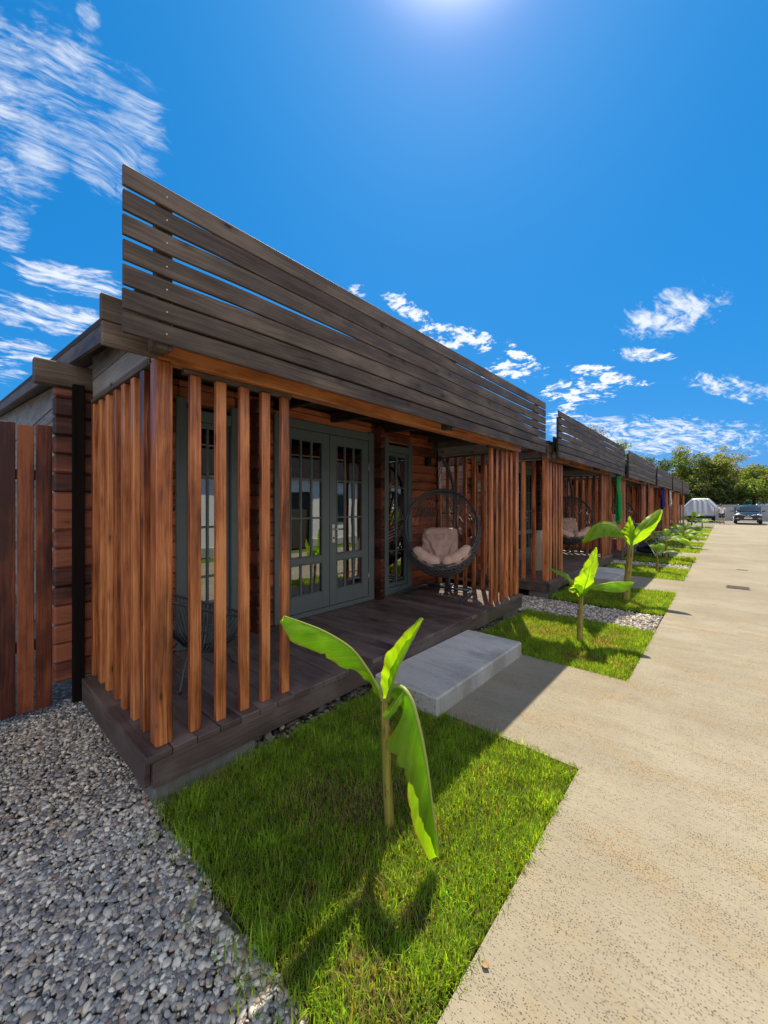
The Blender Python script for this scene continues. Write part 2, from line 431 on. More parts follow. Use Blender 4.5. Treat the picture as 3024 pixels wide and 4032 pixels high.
t = n.node('ShaderNodeBsdfTranslucent'); n.link(n.mix(1.0, c, (2.2, 2.25, .4), 'MULTIPLY'), t.inputs[0])
x = n.node('ShaderNodeMixShader'); x.inputs[0].default_value = .66; n.link(b, x.inputs[1]); n.link(t.outputs[0], x.inputs[2]); n.out(x.outputs[0]); M['banana'] = m
m, nt, _, _ = mat('banana_rib'); n = N(nt)
b = n.bsdf((.34, .42, .10), .4, None, .4); t = n.node('ShaderNodeBsdfTranslucent'); t.inputs[0].default_value = (.6, .65, .15, 1)
x = n.node('ShaderNodeMixShader'); x.inputs[0].default_value = .3; n.link(b, x.inputs[1]); n.link(t.outputs[0], x.inputs[2]); n.out(x.outputs[0]); M['rib'] = m
m, nt, _, _ = mat('banana_stem'); n = N(nt); uv = n.uv()
w = n.noise(n.map(uv, (2.0, 9, 1)), 1, 4, .6); w2 = n.noise(n.map(uv, (7, 4, 1)), 1, 4, .6)
c = n.ramp(w, [(.3, (.06, .03, .012)), (.45, (.24, .20, .045)), (.7, (.38, .34, .07))])
c = n.mix(n.sstep(w2, .55, .72), c, (.10, .045, .018))
n.out(n.bsdf(c, .5, n.bump(w, .4, .004), .4)); M['stem'] = m
M['sheath'] = plain('dry_sheath', (.30, .20, .09), .8, .2, 0, 30, .4)
M['bark'] = plain('bark', (.10, .075, .055), .9, .2, 0, 5, .3, .6, 14)

# ------------------------------------------------------------------ setting
def sheet(name, x0, x1, y0, y1, z, m, kind='structure', thick=.0, b=.0):
    s = MB()
    if thick: s.box(x0, x1, y0, y1, z - thick, z, b=b or .006)
    else:
        s.v += [(x0, y0, z), (x1, y0, z), (x1, y1, z), (x0, y1, z)]; s.face([0, 1, 2, 3], [(x0, y0), (x1, y0), (x1, y1), (x0, y1)])
    return tag(s.build(name, m), kind=kind)
PER = 6.4; NC = 6
sheet('ground', -500, 500, -400, 600, -.075, M['ground'])
# road in slabs with joints
s = MB(); jy = [-6.0, 21.7, 44.0]
for i in range(2):                       # the walkways are poured in one piece with the road
    o = [(3.35, jy[i] + .012), (3.35, jy[i + 1] - .012), (-.69, jy[i + 1] - .012)]
    for k in (2, 1, 0):
        y = PER * (k + 3 * i); o += [(-.69, 4.24 + y), (-2.36, 4.24 + y), (-2.36, 2.63 + y), (-.69, 2.63 + y)]
    o.append((-.69, jy[i] + .012)); s.poly_prism(o, 2, -.12, 0)
tag(s.build('road', M['road']), kind='structure')
lawns = []
for i in range(NC):
    y = PER * i
    lawns += [(-2.36, -.7, .80 + y, 2.625 + y), (-2.36, -.7, 4.245 + y, 6.12 + y)]
s = MB()
for (x0, x1, y0, y1) in lawns: s.box(x0, x1, y0, y1, -.16, -.022, b=.02)
tag(s.build('lawn_soil', M['soil']), kind='structure')

# ---- grass
def grass(rects):
    VV, CC, FQ, FT = [], [], [], []; base = 0
    for (x0, x1, y0, y1, dens, hmin, hmax, wd, spill) in rects:
        n = int((x1 - x0) * (y1 - y0) * dens)
        x = NR.uniform(x0 - spill, x1 + spill * .5, n); y = NR.uniform(y0 - spill, y1 + spill, n)
        # edges are ragged
        ex = np.minimum(np.minimum(x - x0, x1 - x), np.minimum(y - y0, y1 - y))
        keep = ex > -spill * NR.random(n) ** 2.2
        # thin and dry spots
        nz = np.array([mnoise.noise(Vector((a * 2.3, b * 2.3, 1.7))) for a, b in zip(x, y)])
        nz2 = np.array([mnoise.noise(Vector((a * 6.5, b * 6.5, 4.2))) for a, b in zip(x, y)])
        dry = np.clip((nz + .35 * nz2 - .3) * 3.0, 0, 1)
        for (px, py, pr) in ((-1.72, 1.42, .26), (-1.45, 1.72, .17), (-1.16, 1.2, .11), (-1.33, 1.02, .08), (-1.8, 5.25, .38), (-1.6, 5.4, .2), (-1.12, 1.62, .10), (-.95, 1.25, .09), (-.98, 1.0, .08), (-1.9, 2.2, .1)):
            dry = np.maximum(dry, np.clip(1.25 - np.hypot(x - px, y - py) / pr, 0, 1) * (.75 + .5 * nz2))
        keep &= NR.random(n) > dry * .3
        x, y, dry, nz2 = x[keep], y[keep], dry[keep], nz2[keep]; n = len(x)
        h = NR.uniform(hmin, hmax, n) * (1 + .5 * nz2) * (1 - .35 * dry)
        tall = NR.random(n) < .02; h[tall] *= 1.55
        a = NR.uniform(0, 2 * PI, n); lean = np.abs(NR.normal(.35, .3, n)) + .45 * (NR.random(n) < .3)
        w = wd * NR.uniform(.6, 1.3, n)
        dx, dy = np.cos(a), np.sin(a); sx, sy = -dy, dx
        z0 = np.full(n, -.024)
        P = np.zeros((n, 5, 3))
        for k, (t, ww) in enumerate(((0, 1), (.55, .85), (1, 0))):
            off = lean * h * t ** 1.8; zz = z0 + h * t * np.cos(np.minimum(lean, 1.2) * t * .6)
            cx, cy = x + dx * off, y + dy * off
            if k < 2:
                P[:, 2 * k, 0] = cx - sx * w * ww / 2; P[:, 2 * k, 1] = cy - sy * w * ww / 2; P[:, 2 * k, 2] = zz
                P[:, 2 * k + 1, 0] = cx + sx * w * ww / 2; P[:, 2 * k + 1, 1] = cy + sy * w * ww / 2; P[:, 2 * k + 1, 2] = zz
            else: P[:, 4, 0] = cx; P[:, 4, 1] = cy; P[:, 4, 2] = zz
        idx = base + np.arange(n)[:, None] * 5
        FQ.append(idx + np.array([[0, 1, 3, 2]])); FT.append(idx + np.array([[2, 3, 4]]))
        g = np.array([.165, .275, .022]) * NR.uniform(.5, 1.65, (n, 1)) * (1 + .45 * nz2[:, None]) * np.stack([NR.uniform(.75, 1.4, n), np.ones(n), NR.uniform(.6, 1.5, n)], 1)
        d = np.array([.26, .20, .085]) * NR.uniform(.6, 1.25, (n, 1))
        isd = (NR.random(n) < np.clip(dry * .62, 0, .7) + .06)[:, None]
        c = np.where(isd, d, g)
        VV.append(P.reshape(-1, 3)); CC.append(np.repeat(c, 5, 0)); base += 5 * n
    return np_mesh('lawn_grass', np.concatenate(VV), [np.concatenate(FQ), np.concatenate(FT)], M['blade'], np.concatenate(CC), True)
gr = []
for i, (x0, x1, y0, y1) in enumerate(lawns):
    dn, a, b, w, sp = ((24000, .028, .058, .0042, .05), (15000, .03, .065, .005, .04), (8000, .04, .08, .007, .03), (6000, .04, .085, .008, .03))[min(i, 3)] if i < 4 else (2600, .05, .09, .014, .03)
    gr.append((x0, x1, y0, y1, dn, a, b, w, sp))
gr += [(-1.35, -.75, .70, .84, 4500, .03, .085, .005, .05), (-2.2, -1.2, .66, .82, 900, .03, .08, .005, .08), (-1.15, -.8, .40, .62, 350, .03, .07, .005, .1)]
tag(grass(gr), kind='stuff', label='short green lawn grass beside the concrete road', cat='grass')

# ---- pebbles
def ico(sub):
    bm = bmesh.new(); bmesh.ops.create_icosphere(bm, subdivisions=sub, radius=1); bm.verts.ensure_lookup_table()
    v = np.array([p.co for p in bm.verts]); f = np.array([[q.index for q in p.verts] for p in bm.faces]); bm.free(); return v, f
def pebbles(name, regions):
    VV, FF, CC = [], [], []; base = 0
    pal = np.array([(.55, .55, .53), (.72, .71, .68), (.36, .37, .39), (.22, .23, .26), (.09, .10, .12), (.42, .38, .33), (.30, .24, .20), (.22, .14, .12), (.46, .42, .36), (.30, .33, .37), (.18, .18, .2)])
    pw = np.array([.15, .10, .13, .14, .15, .08, .06, .03, .05, .07, .07])
    shapes = {}
    for sub in (1, 2):
        v, f = ico(sub); L = []
        for k in range(10):
            o = NR.uniform(0, 50, 3)
            d = np.array([1 + .38 * mnoise.noise(Vector(p * .9 + o)) for p in v])
            L.append(v * d[:, None])
        shapes[sub] = (L, f)
    for (x0, x1, y0, y1, dens, r, sub, mask, zb) in regions:
        n = int((x1 - x0) * (y1 - y0) * dens)
        x = NR.uniform(x0, x1, n); y = NR.uniform(y0, y1, n)
        if mask is not None:
            k = mask(x, y); x, y = x[k], y[k]; n = len(x)
        L, f = shapes[sub]; ks = NR.integers(0, 10, n); nv = len(L[0])
        S = np.stack([NR.uniform(.7, 1.5, n), NR.uniform(.6, 1.1, n), NR.uniform(.35, .65, n)], 1) * (r * np.exp(NR.normal(0, .28, n)))[:, None]
        P = np.array(L)[ks] * S[:, None, :]
        a = NR.uniform(0, 2 * PI, n); ti = NR.normal(0, .35, n); ca, sa, ct, st = np.cos(a), np.sin(a), np.cos(ti), np.sin(ti)
        X, Y, Z = P[..., 0], P[..., 1], P[..., 2]
        X, Z = X * ct[:, None] - Z * st[:, None], X * st[:, None] + Z * ct[:, None]
        X, Y = X * ca[:, None] - Y * sa[:, None], X * sa[:, None] + Y * ca[:, None]
        lay = NR.random(n)
        P = np.stack([X + x[:, None], Y + y[:, None], Z + (zb + lay * r * 1.3)[:, None]], -1)
        c = pal[NR.choice(len(pal), n, p=pw / pw.sum())] * NR.uniform(.75, 1.2, (n, 1))
        VV.append(P.reshape(-1, 3)); CC.append(np.repeat(c, nv, 0))
        FF.append((base + np.arange(n)[:, None, None] * nv + f[None]).reshape(-1, 3)); base += n * nv
    return np_mesh(name, np.concatenate(VV), [np.concatenate(FF)], M['pebble'], np.clip(np.concatenate(CC) * np.array([1.22, 1.12, .98]), 0, 1))
near = lambda x, y: (np.hypot(x, y) < 2.6) & ((x < -2.3) | (y < .80 + .05 * np.sin(x * 9)))
farr = lambda x, y: (np.hypot(x, y) >= 2.6)
reg = [(-4.3, -.72, -.7, .86, 8800, .0098, 2, near, -.055), (-4.3, -2.3, -.9, 1.0, 6000, .0115, 1, farr, -.05), (-2.55, -2.34, .85, 5.9, 900, .022, 1, None, -.06)]
for i in range(4):
    y = PER * i; reg.append((-4.0, -.72, 6.16 + y, 7.18 + y, (2600, 1700, 1000, 600)[i], (.0165, .020, .025, .03)[i], 1, None, -.05))
tag(pebbles('gravel_bed', reg), kind='stuff', label='mixed grey pebbles filling the strips between the lawns and cabins', cat='gravel')

# ------------------------------------------------------------------ the cabins
XW = -3.88
cabin_groups = 'brown wooden cabins in the row'
cab = empty('wooden_cabin', (-3.9, 3.3, 0), 'nearest brown wooden cabin, its whole slatted porch open to view', 'cabin', cabin_groups)
LOGH = .148
def logrow(s, x0, x1, y0, y1, z0, z1, axis):
    """courses of chamfered logs between z0 and z1; course lines shared by the whole house"""
    k0 = math.floor((z0 - .27) / LOGH)
    z = .27 + k0 * LOGH
    while z < z1 - .005:
        a, b = max(z, z0), min(z + LOGH, z1)
        if b - a > .01: s.box(x0, x1, y0, y1, a + .001, b - .001, b=.016, grain=axis)
        z += LOGH
# walls
s = MB()
for (a, b, z0, z1) in ((.845, 1.475, .27, 2.85), (2.045, 2.52, .27, 2.85), (4.14, 4.42, .27, 2.85), (5.06, 5.80, .27, 2.85), (1.475, 2.045, 2.62, 2.85), (2.52, 4.14, 2.66, 2.85), (4.42, 5.06, 2.62, 2.85)):
    logrow(s, XW - .07, XW, a, b, z0, z1, 1)
s.build('wall', M['log'], cab)
for a, b in ((.565, .843), (5.802, 6.03)):                 # the front logs run on past the corner
    s = MB(); logrow(s, XW - .07, XW, a, b, .27, 2.57, 1); s.build('log_end', M['logend2'], cab)
s = MB(); logrow(s, -12.6, XW - .072, .85, .92, .05, 2.80, 0); s.poly_prism([(-12.6, 2.802), (XW + .001, 2.802), (XW + .001, 2.84), (-12.6, 3.66)], 1, .855, .915); s.build('wall', M['greyw'], cab)
s = MB(); logrow(s, -12.6, XW - .072, 5.72, 5.79, .05, 2.80, 0); s.poly_prism([(-12.6, 2.802), (XW + .001, 2.802), (XW + .001, 2.84), (-12.6, 3.66)], 1, 5.725, 5.785); s.build('wall', M['log'], cab)
s = MB(); logrow(s, -12.6, -12.53, .93, 5.71, .05, 3.6, 1); s.build('wall', M['greyw'], cab)
s = MB(); s.box(-12.5, XW - .08, .94, 5.7, .2, .24); s.build('floor', M['inside'], cab)
# cross-wall log ends, and crossing logs at both corners
for y in (2.215, 4.195):
    s = MB(); z = .27
    while z < 2.68:
        s.poly_prism([(XW + .001, z + .002), (XW + .115, z + .002), (XW + .14, z + .035), (XW + .14, z + LOGH - .035), (XW + .115, z + LOGH - .002), (XW + .001, z + LOGH - .002)], 1, y, y + .075)
        z += LOGH
    s.build('log_end', M['logend'], cab)
for y0, y1 in ((.45, .95), (5.7, 6.15)):                  # long top logs carrying the eave
    s = MB(); s.box(XW - .071, XW + .012, y0, y1, 2.575, 2.76, b=.008, grain=1); s.build('eave_log', M['dark'], cab)
for y0, y1 in ((.675, .75), (5.86, 5.93)):                 # corner boards beside the log ends, the gap's shade put into their colour
    s = MB(); s.box(XW + .002, XW + .05, y0, y1, .1, 2.6); s.build('shade_corner_board', M['shadeb'], cab)
# deck
DT = .275
s = MB(); y = .727; k = 0
while y < 5.93:
    w = min(.138, 5.935 - y)
    s.box(XW + .004, -2.353 + R.uniform(-.003, .003), y + .002, y + w - .002, DT - .042, DT + R.uniform(-.0015, .0015), b=.004, grain=0); y += .138
s.build('deck', M['deckw'], cab)
s = MB(); s.box(-2.395, -2.357, .765, 5.9, .088, DT - .043, b=.004, grain=1)
s.box(XW, -2.397, .731, .765, .088, DT - .043, grain=0); s.box(XW, -2.397, 5.895, 5.931, .088, DT - .043, grain=0)
for yy in (1.9, 3.2, 4.6): s.box(XW, -2.4, yy, yy + .05, .1, DT - .044, grain=0)
s.build('deck_fascia', M['deckw'], cab)
for (a, b) in ((.75, 1.42), (3.0, 3.4), (5.35, 5.9)):
    for x0, x1 in ((-2.75, -2.385), (-3.8, -3.4)):
        s = MB(); s.box(x0, x1 - .03, a + .035, b, -.1, .087, b=.012); s.build('foundation_block', M['blockc'], cab)
# posts and beam
for (y0, y1) in ((.795, .885), (5.80, 5.90)):
    s = MB(); s.box(-2.505, -2.41, y0, y1, DT, 2.478, b=.007, grain=2); s.build('post', M['slat'], cab)
s = MB(); s.box(-2.51, -2.40, .80, 5.97, 2.48, 2.62, b=.006, grain=1)
s.box(-2.398, -2.375, .80, 5.97, 2.555, 2.64, b=.004, grain=1); s.build('beam', M['slat'], cab)
# slat screens
def screen(kind, pos, side):
    p = MB()
    if kind == 'front':
        p.box(-2.49, -2.445, pos[0] - .03, pos[-1] + .1, 2.444, 2.476); rail = p.build('slat_screen', M['dark'], cab)
        for y in pos:
            q = MB(); x1 = -2.42 + R.uniform(-.003, .003); tp = 2.442 - R.uniform(0, .004); q.box(x1 - .042, x1, y, y + .066, DT, tp, b=.005, grain=2); q.build('slat', M['slat'], rail)
    else:
        y0 = side
        p.box(-3.84, -2.52, y0 - .01, y0 + .055, 2.47, 2.5); rail = p.build('slat_screen', M['dark'], cab)
        for x in pos:
            q = MB(); yy = y0 + R.uniform(-.003, .003); q.box(x - .066, x, yy, yy + .042, DT, 2.468, b=.005, grain=2); q.build('slat', M['slat'], rail)
screen('front', [.987 + .161 * k for k in range(5)], 0)
screen('front', [4.985 + .162 * k for k in range(5)], 0)
screen('side', [-2.63 - .195 * k for k in range(7)], .80)
screen('side', [-2.62 - .167 * k for k in range(8)], 5.83)
# gable boards
for y0 in (.805, 5.84):
    s = MB()
    s.box(XW + .02, -2.512, y0, y0 + .045, 2.515, 2.665, b=.008, grain=0)
    s.poly_prism([(XW + .02, 2.667), (-2.512, 2.667), (-2.512, 2.73), (XW + .02, 2.85)], 1, y0, y0 + .045)
    s.build('gable_board', M['greyw'], cab)
# rafters, ceiling, roof
for y in (.99, 2.5, 3.35, 4.35, 5.55):
    s = MB(); s.poly_prism([(XW + .002, 2.735), (-2.6, 2.675), (-2.40, 2.645), (-2.40, 2.718), (XW + .002, 2.856)], 1, y, y + .07); s.build('rafter', M['soffit'], cab)
s = MB()
sl = .095
def rz(x): return 2.715 + sl * (-2.35 - x)
def slab(x0, x1, y0, y1, t0, t1, mi=0):
    s.poly_prism([(x0, rz(x0) + t0), (x1, rz(x1) + t0), (x1, rz(x1) + t1), (x0, rz(x0) + t1)], 1, y0, y1, mi)
slab(-13.0, -2.35, .70, 6.12, 0, .03, 0)
slab(-13.0, -2.34, .67, 6.15, .032, .075, 1)
s.build('roof', [M['soffit'], M['roofing']], cab)
for y0, y1 in ((.672, .696), (6.124, 6.148)):
    s = MB(); s.poly_prism([(-13.0, rz(-13.0) - .08), (-2.352, rz(-2.352) - .08), (-2.352, rz(-2.352) + .03), (-13.0, rz(-13.0) + .03)], 1, y0, y1)
    s.build('verge_board', M['dark'], cab)
# eave fascia, two boards, running past the house
s = MB(); s.box(-2.335, -2.31, .52, .775, 2.445, 2.565, grain=1); s.build('eave_fascia', M['dark'], cab)
s = MB(); s.box(-2.338, -2.308, .515, .80, 2.569, 2.70, grain=1); s.build('eave_fascia', M['dark'], cab)
# parapet: stub posts (part) carrying seven boards (sub-parts)
s = MB(); s.box(-2.262, -2.24, .80, 6.2, 2.53, 2.835, grain=1); s.box(-2.325, -2.30, .803, 6.2, 2.645, 2.875, grain=1)     # closing boards behind the lower slats, added to block sun through the gap
par = s.build('parapet', M['soffit'], cab)
for y in (.72, 3.55, 5.98):
    s = MB(); s.box(-2.235, -2.165, y, y + .075, 2.45, 3.2, grain=2); s.build('stub_post', M['dark'], par)
    s = MB(); s.box(-2.306, -2.237, y, y + .075, 2.46, 2.56, grain=0); s.build('bracket', M['dark'], par)
ys = np.linspace(.562, 6.31, 26)
z = np.full(26, 2.474); BH = .100
GAPS = {5: ([.56, .785, .93, 1.1, 3.3, 3.6, 6.3], [.021, .020, .0145, .006, .006, .017, .021]), 4: ([.56, .80, 1.0, 1.15, 3.9, 4.2, 6.3], [.021, .020, .0145, .006, .006, .017, .021]),
        3: ([.56, 1.5, 1.9, 2.1, 5.2, 5.5, 6.3], [.022, .022, .017, .006, .006, .015, .019]), 2: ([.56, .9, 1.14, 1.35, 5.2, 5.5, 6.3], [.022, .021, .014, .006, .006, .015, .019]),
        1: ([.56, 1.0, 6.3], [.018, .011, .015]), 0: ([.56, 6.3], [.015, .013])}
GV = {i: np.interp(ys, *g) for i, g in GAPS.items()}
BHV = (.794 - sum(GV.values())) / 7
for i in range(7):
    y0j = R.uniform(-.002, .002); xo = -2.14 + R.uniform(-.002, .002); P = []
    q = MB(); b = .003; o1 = R.uniform(0, 50)
    for k, y in enumerate(ys):
        BH = BHV[k]; sec = [(0, b), (0, BH - b), (-b, BH), (-.021 + b, BH), (-.021, BH - b), (-.021, b), (-.021 + b, 0), (-b, 0)]
        P.append([(xo + c[0], y + y0j + (.004 if k == 0 else 0), z[k] + c[1]) for c in sec])
    base = len(q.v)
    for row in P: q.v += row
    tn = R.random()
    for k in range(25):
        for j in range(8):
            j2 = (j + 1) % 8
            vv = lambda jj: (sec[jj][1] if jj in (0, 1, 4, 5) else sec[jj][1] + .05) + i * 3.7
            q.face([base + k * 8 + j, base + (k + 1) * 8 + j, base + (k + 1) * 8 + j2, base + k * 8 + j2],
                   [(ys[k] + o1, vv(j)), (ys[k + 1] + o1, vv(j)), (ys[k + 1] + o1, vv(j2)), (ys[k] + o1, vv(j2))], False, 0, tn)
    q.face([base + j for j in range(8)][::-1], None, False, 0, tn); q.face([base + 25 * 8 + j for j in range(8)], None, False, 0, tn)
    for y in (.757, 3.587, 6.017):
        k = min(24, int((y - .562) / (6.31 - .562) * 25)); zc_ = z[k] + BH * .5
        q.tube([(xo - .001, y, zc_), (xo + .0012, y, zc_)], .0042, 8, mi=1)
    q.build('board', [M['dark'], M['brass']], par)
    z = z + BHV + (GV[i] if i < 6 else 0)

# joinery
def pane_grid(s, y0, y1, z0, z1, ny, nz, x, w=.022, zs=None):
    """muntins"""
    for k in range(1, ny):
        yy = y0 + (y1 - y0) * k / ny; s.box(x - .03, x, yy - w / 2, yy + w / 2, z0, z1, b=.005, grain=2)
    for k in range(1, nz):
        zz = z0 + (z1 - z0) * k / nz
        for j in range(ny):
            a = y0 + (y1 - y0) * j / ny + (w / 2 if j else 0); b = y0 + (y1 - y0) * (j + 1) / ny - (w / 2 if j < ny - 1 else 0)
            s.box(x - .028, x - .002, a, b, zz - w / 2, zz + w / 2, b=.005, grain=1)
def window(y0, y1):
    s = MB(); fx = XW + .03
    s.box(XW - .05, fx, y0, y0 + .09, DT + .003, 2.67, b=.004); s.box(XW - .05, fx, y1 - .09, y1, DT + .003, 2.67, b=.004)
    s.box(XW - .05, fx - .004, y0 + .09, y1 - .09, 2.47, 2.575, b=.004); s.box(XW - .05, fx - .004, y0 + .09, y1 - .09, DT + .003, DT + .105, b=.004)
    a, b, c, d = y0 + .092, y1 - .092, DT + .107, 2.468
    sx = XW - .012
    s.box(sx - .04, sx, a, a + .035, c, d); s.box(sx - .04, sx, b - .035, b, c, d); s.box(sx - .04, sx, a + .035, b - .035, d - .05, d); s.box(sx - .04, sx, a + .035, b - .035, c, c + .06)
    pane_grid(s, a + .035, b - .035, c + .06, d - .05, 2, 4, sx - .004)
    o = s.build('window', M['frame'], cab)
    g = MB(); gx = sx - .022; g.box(gx - .004, gx, a + .03, b - .03, c + .055, d - .045, b=.0005); g.build('pane', M['glass'], o)
    g = MB(); g.box(sx - .085, sx - .08, a, b, d - .27, d, b=.001); g.build('blind', M['blind'], o)
window(1.447, 2.072); window(4.40, 5.08)
s = MB(); fx = XW + .03
s.box(XW - .05, fx, 2.497, 2.60, DT + .003, 2.70, b=.004); s.box(XW - .05, fx, 4.06, 4.165, DT + .003, 2.70, b=.004)
s.box(XW - .05, fx - .004, 2.60, 4.06, 2.575, 2.68, b=.004); s.box(XW - .05, fx - .004, 2.60, 4.06, DT + .003, DT + .06, b=.004)
s.build('door_frame', M['frame'], cab)
def leaf(y0, y1, handle, hinge):
    s = MB(); x = XW + .012; z0, z1 = DT + .065, 2.57; st = .115; t = .045
    s.box(x - t, x, y0, y0 + st, z0, z1); s.box(x - t, x, y1 - st, y1, z0, z1)
    a, b = y0 + st, y1 - st
    zm0, zm1 = .925, 1.005
    s.box(x - t, x, a, b, z0, z0 + .20, grain=1); s.box(x - t, x, a, b, zm0, zm1, grain=1); s.box(x - t, x, a, b, z1 - .115, z1, grain=1)
    pane_grid(s, a, b, z0 + .2, zm0, 3, 1, x - .006, .024); pane_grid(s, a, b, zm1, z1 - .115, 3, 3, x - .006, .024)
    # glazing beads
    for (c, d) in ((z0 + .2, zm0), (zm1, z1 - .115)):
        s.box(x - .02, x + .006, a, a + .012, c, d); s.box(x - .02, x + .006, b - .012, b, c, d)
        s.box(x - .02, x + .005, a + .012, b - .012, c, c + .012); s.box(x - .02, x + .005, a + .012, b - .012, d - .012, d)
    o = s.build('door', M['frame'], cab)
    g = MB(); gx = x - .024
    g.box(gx - .004, gx, a - .005, b + .005, z0 + .195, zm0 + .005, b=.0005); g.box(gx - .004, gx, a - .005, b + .005, zm1 - .005, z1 - .11, b=.0005); g.build('pane', M['glass'], o)
    if handle:
        h = MB(); yy = y0 + .055; h.box(x, x + .01, yy - .021, yy + .021, 1.16, 1.40, b=.004)
        h.tube([(x + .008, yy, 1.335), (x + .055, yy, 1.335), (x + .06, yy + .02, 1.335), (x + .06, yy + .125, 1.333)], .0105, 10); h.build('handle', M['chrome'], o)
        h = MB(); h.ball((x + .012, yy, 1.22), (.006, .012, .016), 10, 6); h.build('lock', M['black'], o)
    for zz in (.62, 2.2):
        h = MB(); h.tube([(x + .006, hinge, zz - .055), (x + .006, hinge, zz + .055)], .009, 8); h.build('hinge', M['brass'], o)
leaf(2.605, 3.325, False, 2.603); leaf(3.333, 4.055, True, 4.057)
# lamps
for y in (1.06, 5.50):
    s = MB(); s.box(XW + .002, XW + .09, y - .045, y + .045, 2.33, 2.47, b=.008); s.box(XW + .015, XW + .075, y - .03, y + .03, 2.318, 2.329); s.build('wall_lamp', M['black'], cab)

# ---- the rest of the row
labels = ['nearest brown wooden cabin, its whole slatted porch open to view',
          'second brown cabin in the row, with the white sack standing on its porch',
          'third brown cabin in the row, behind the parked pushchair',
          'fourth brown cabin in the row, with the blue towel under its beam',
          'fifth brown cabin in the row, with the white towel under its beam',
          'farthest brown cabin in the row, beside the covered vehicle']
for i in range(1, NC):
    c = copy_tree(cab); c.location = (-3.9, 3.3 + PER * i, 0); c['label'] = labels[i]
# ---- concrete steps
st_lab = ['broad grey concrete step of the nearest cabin, behind the nearest banana plant', 'grey concrete step of the second cabin, beyond the tall banana plant', 'grey concrete step of the third cabin, next to the pushchair',
          'grey concrete step of the fourth cabin, behind the banana clump', 'grey concrete step of the fifth cabin', 'grey concrete step of the farthest cabin']
s = MB(); s.box(-2.35, -1.682, 2.54, 4.205, -.05, .148, b=.014)
st0 = s.build('concrete_step', M['step'], None, (-2.0, 3.37, 0)); tag(st0, st_lab[0], 'step', 'concrete steps up to the porches')
for i in range(1, NC):
    c = st0.copy(); col.objects.link(c); c.location = (-2.0, 3.37 + PER * i, 0); c['label'] = st_lab[i]

# ---- board fence at the left
fo = empty('board_fence', (-4.1, -.6, 0), 'dark red upright board fence left of the nearest cabin', 'fence')
y = .588
for k in range(20):
    w = R.uniform(.098, .106); s = MB(); s.box(-4.122 + R.uniform(-.004, .004), -4.098 + R.uniform(-.004, .004), y - w, y, .03 + R.uniform(-.02, .02), 2.29 + R.uniform(-.02, .02), b=.004, grain=2); s.build('board', M['fence'], fo); y -= w + .009
for z0 in (.5, 1.85):
    s = MB(); s.box(-4.17, -4.125, -1.6, .585, z0, z0 + .08, grain=1); s.build('rail', M['fence'], fo)

# ---- house number plate
hn = empty('house_number_sign', (XW + .003, 7.40, 2.05), 'small grey number plate reading 31 on the second cabin wall', 'sign')
s = MB(); pl = [(7.33, 1.93), (7.47, 1.93), (7.47, 2.13), (7.44, 2.17), (7.36, 2.17), (7.33, 2.13)]
s.poly_prism(pl, 0, XW + .003, XW + .013); s.build('plate', M['plaque'], hn)
cu = bpy.data.curves.new('number', 'FONT'); cu.body = '31'; cu.size = .105; cu.extrude = .001; cu.align_x = 'CENTER'
tmp = bpy.data.objects.new('number_curve', cu); col.objects.link(tmp); bpy.context.view_layer.update()
me = bpy.data.meshes.new_from_object(tmp.evaluated_get(bpy.context.evaluated_depsgraph_get())); bpy.data.objects.remove(tmp)
me.name = 'number'; me.materials.clear(); me.materials.append(M['digit'])
me.transform(Matrix.Translation((.0125, 0, -.02)) @ Matrix.Rotation(PI / 2, 4, 'Z') @ Matrix.Rotation(PI / 2, 4, 'X'))
to = bpy.data.objects.new('number', me); col.objects.link(to); to.parent = hn
s = MB(); s.box(XW + .0132, XW + .0145, 7.36, 7.44, 1.955, 1.968, b=.0003); s.build('underline', M['digit'], hn)

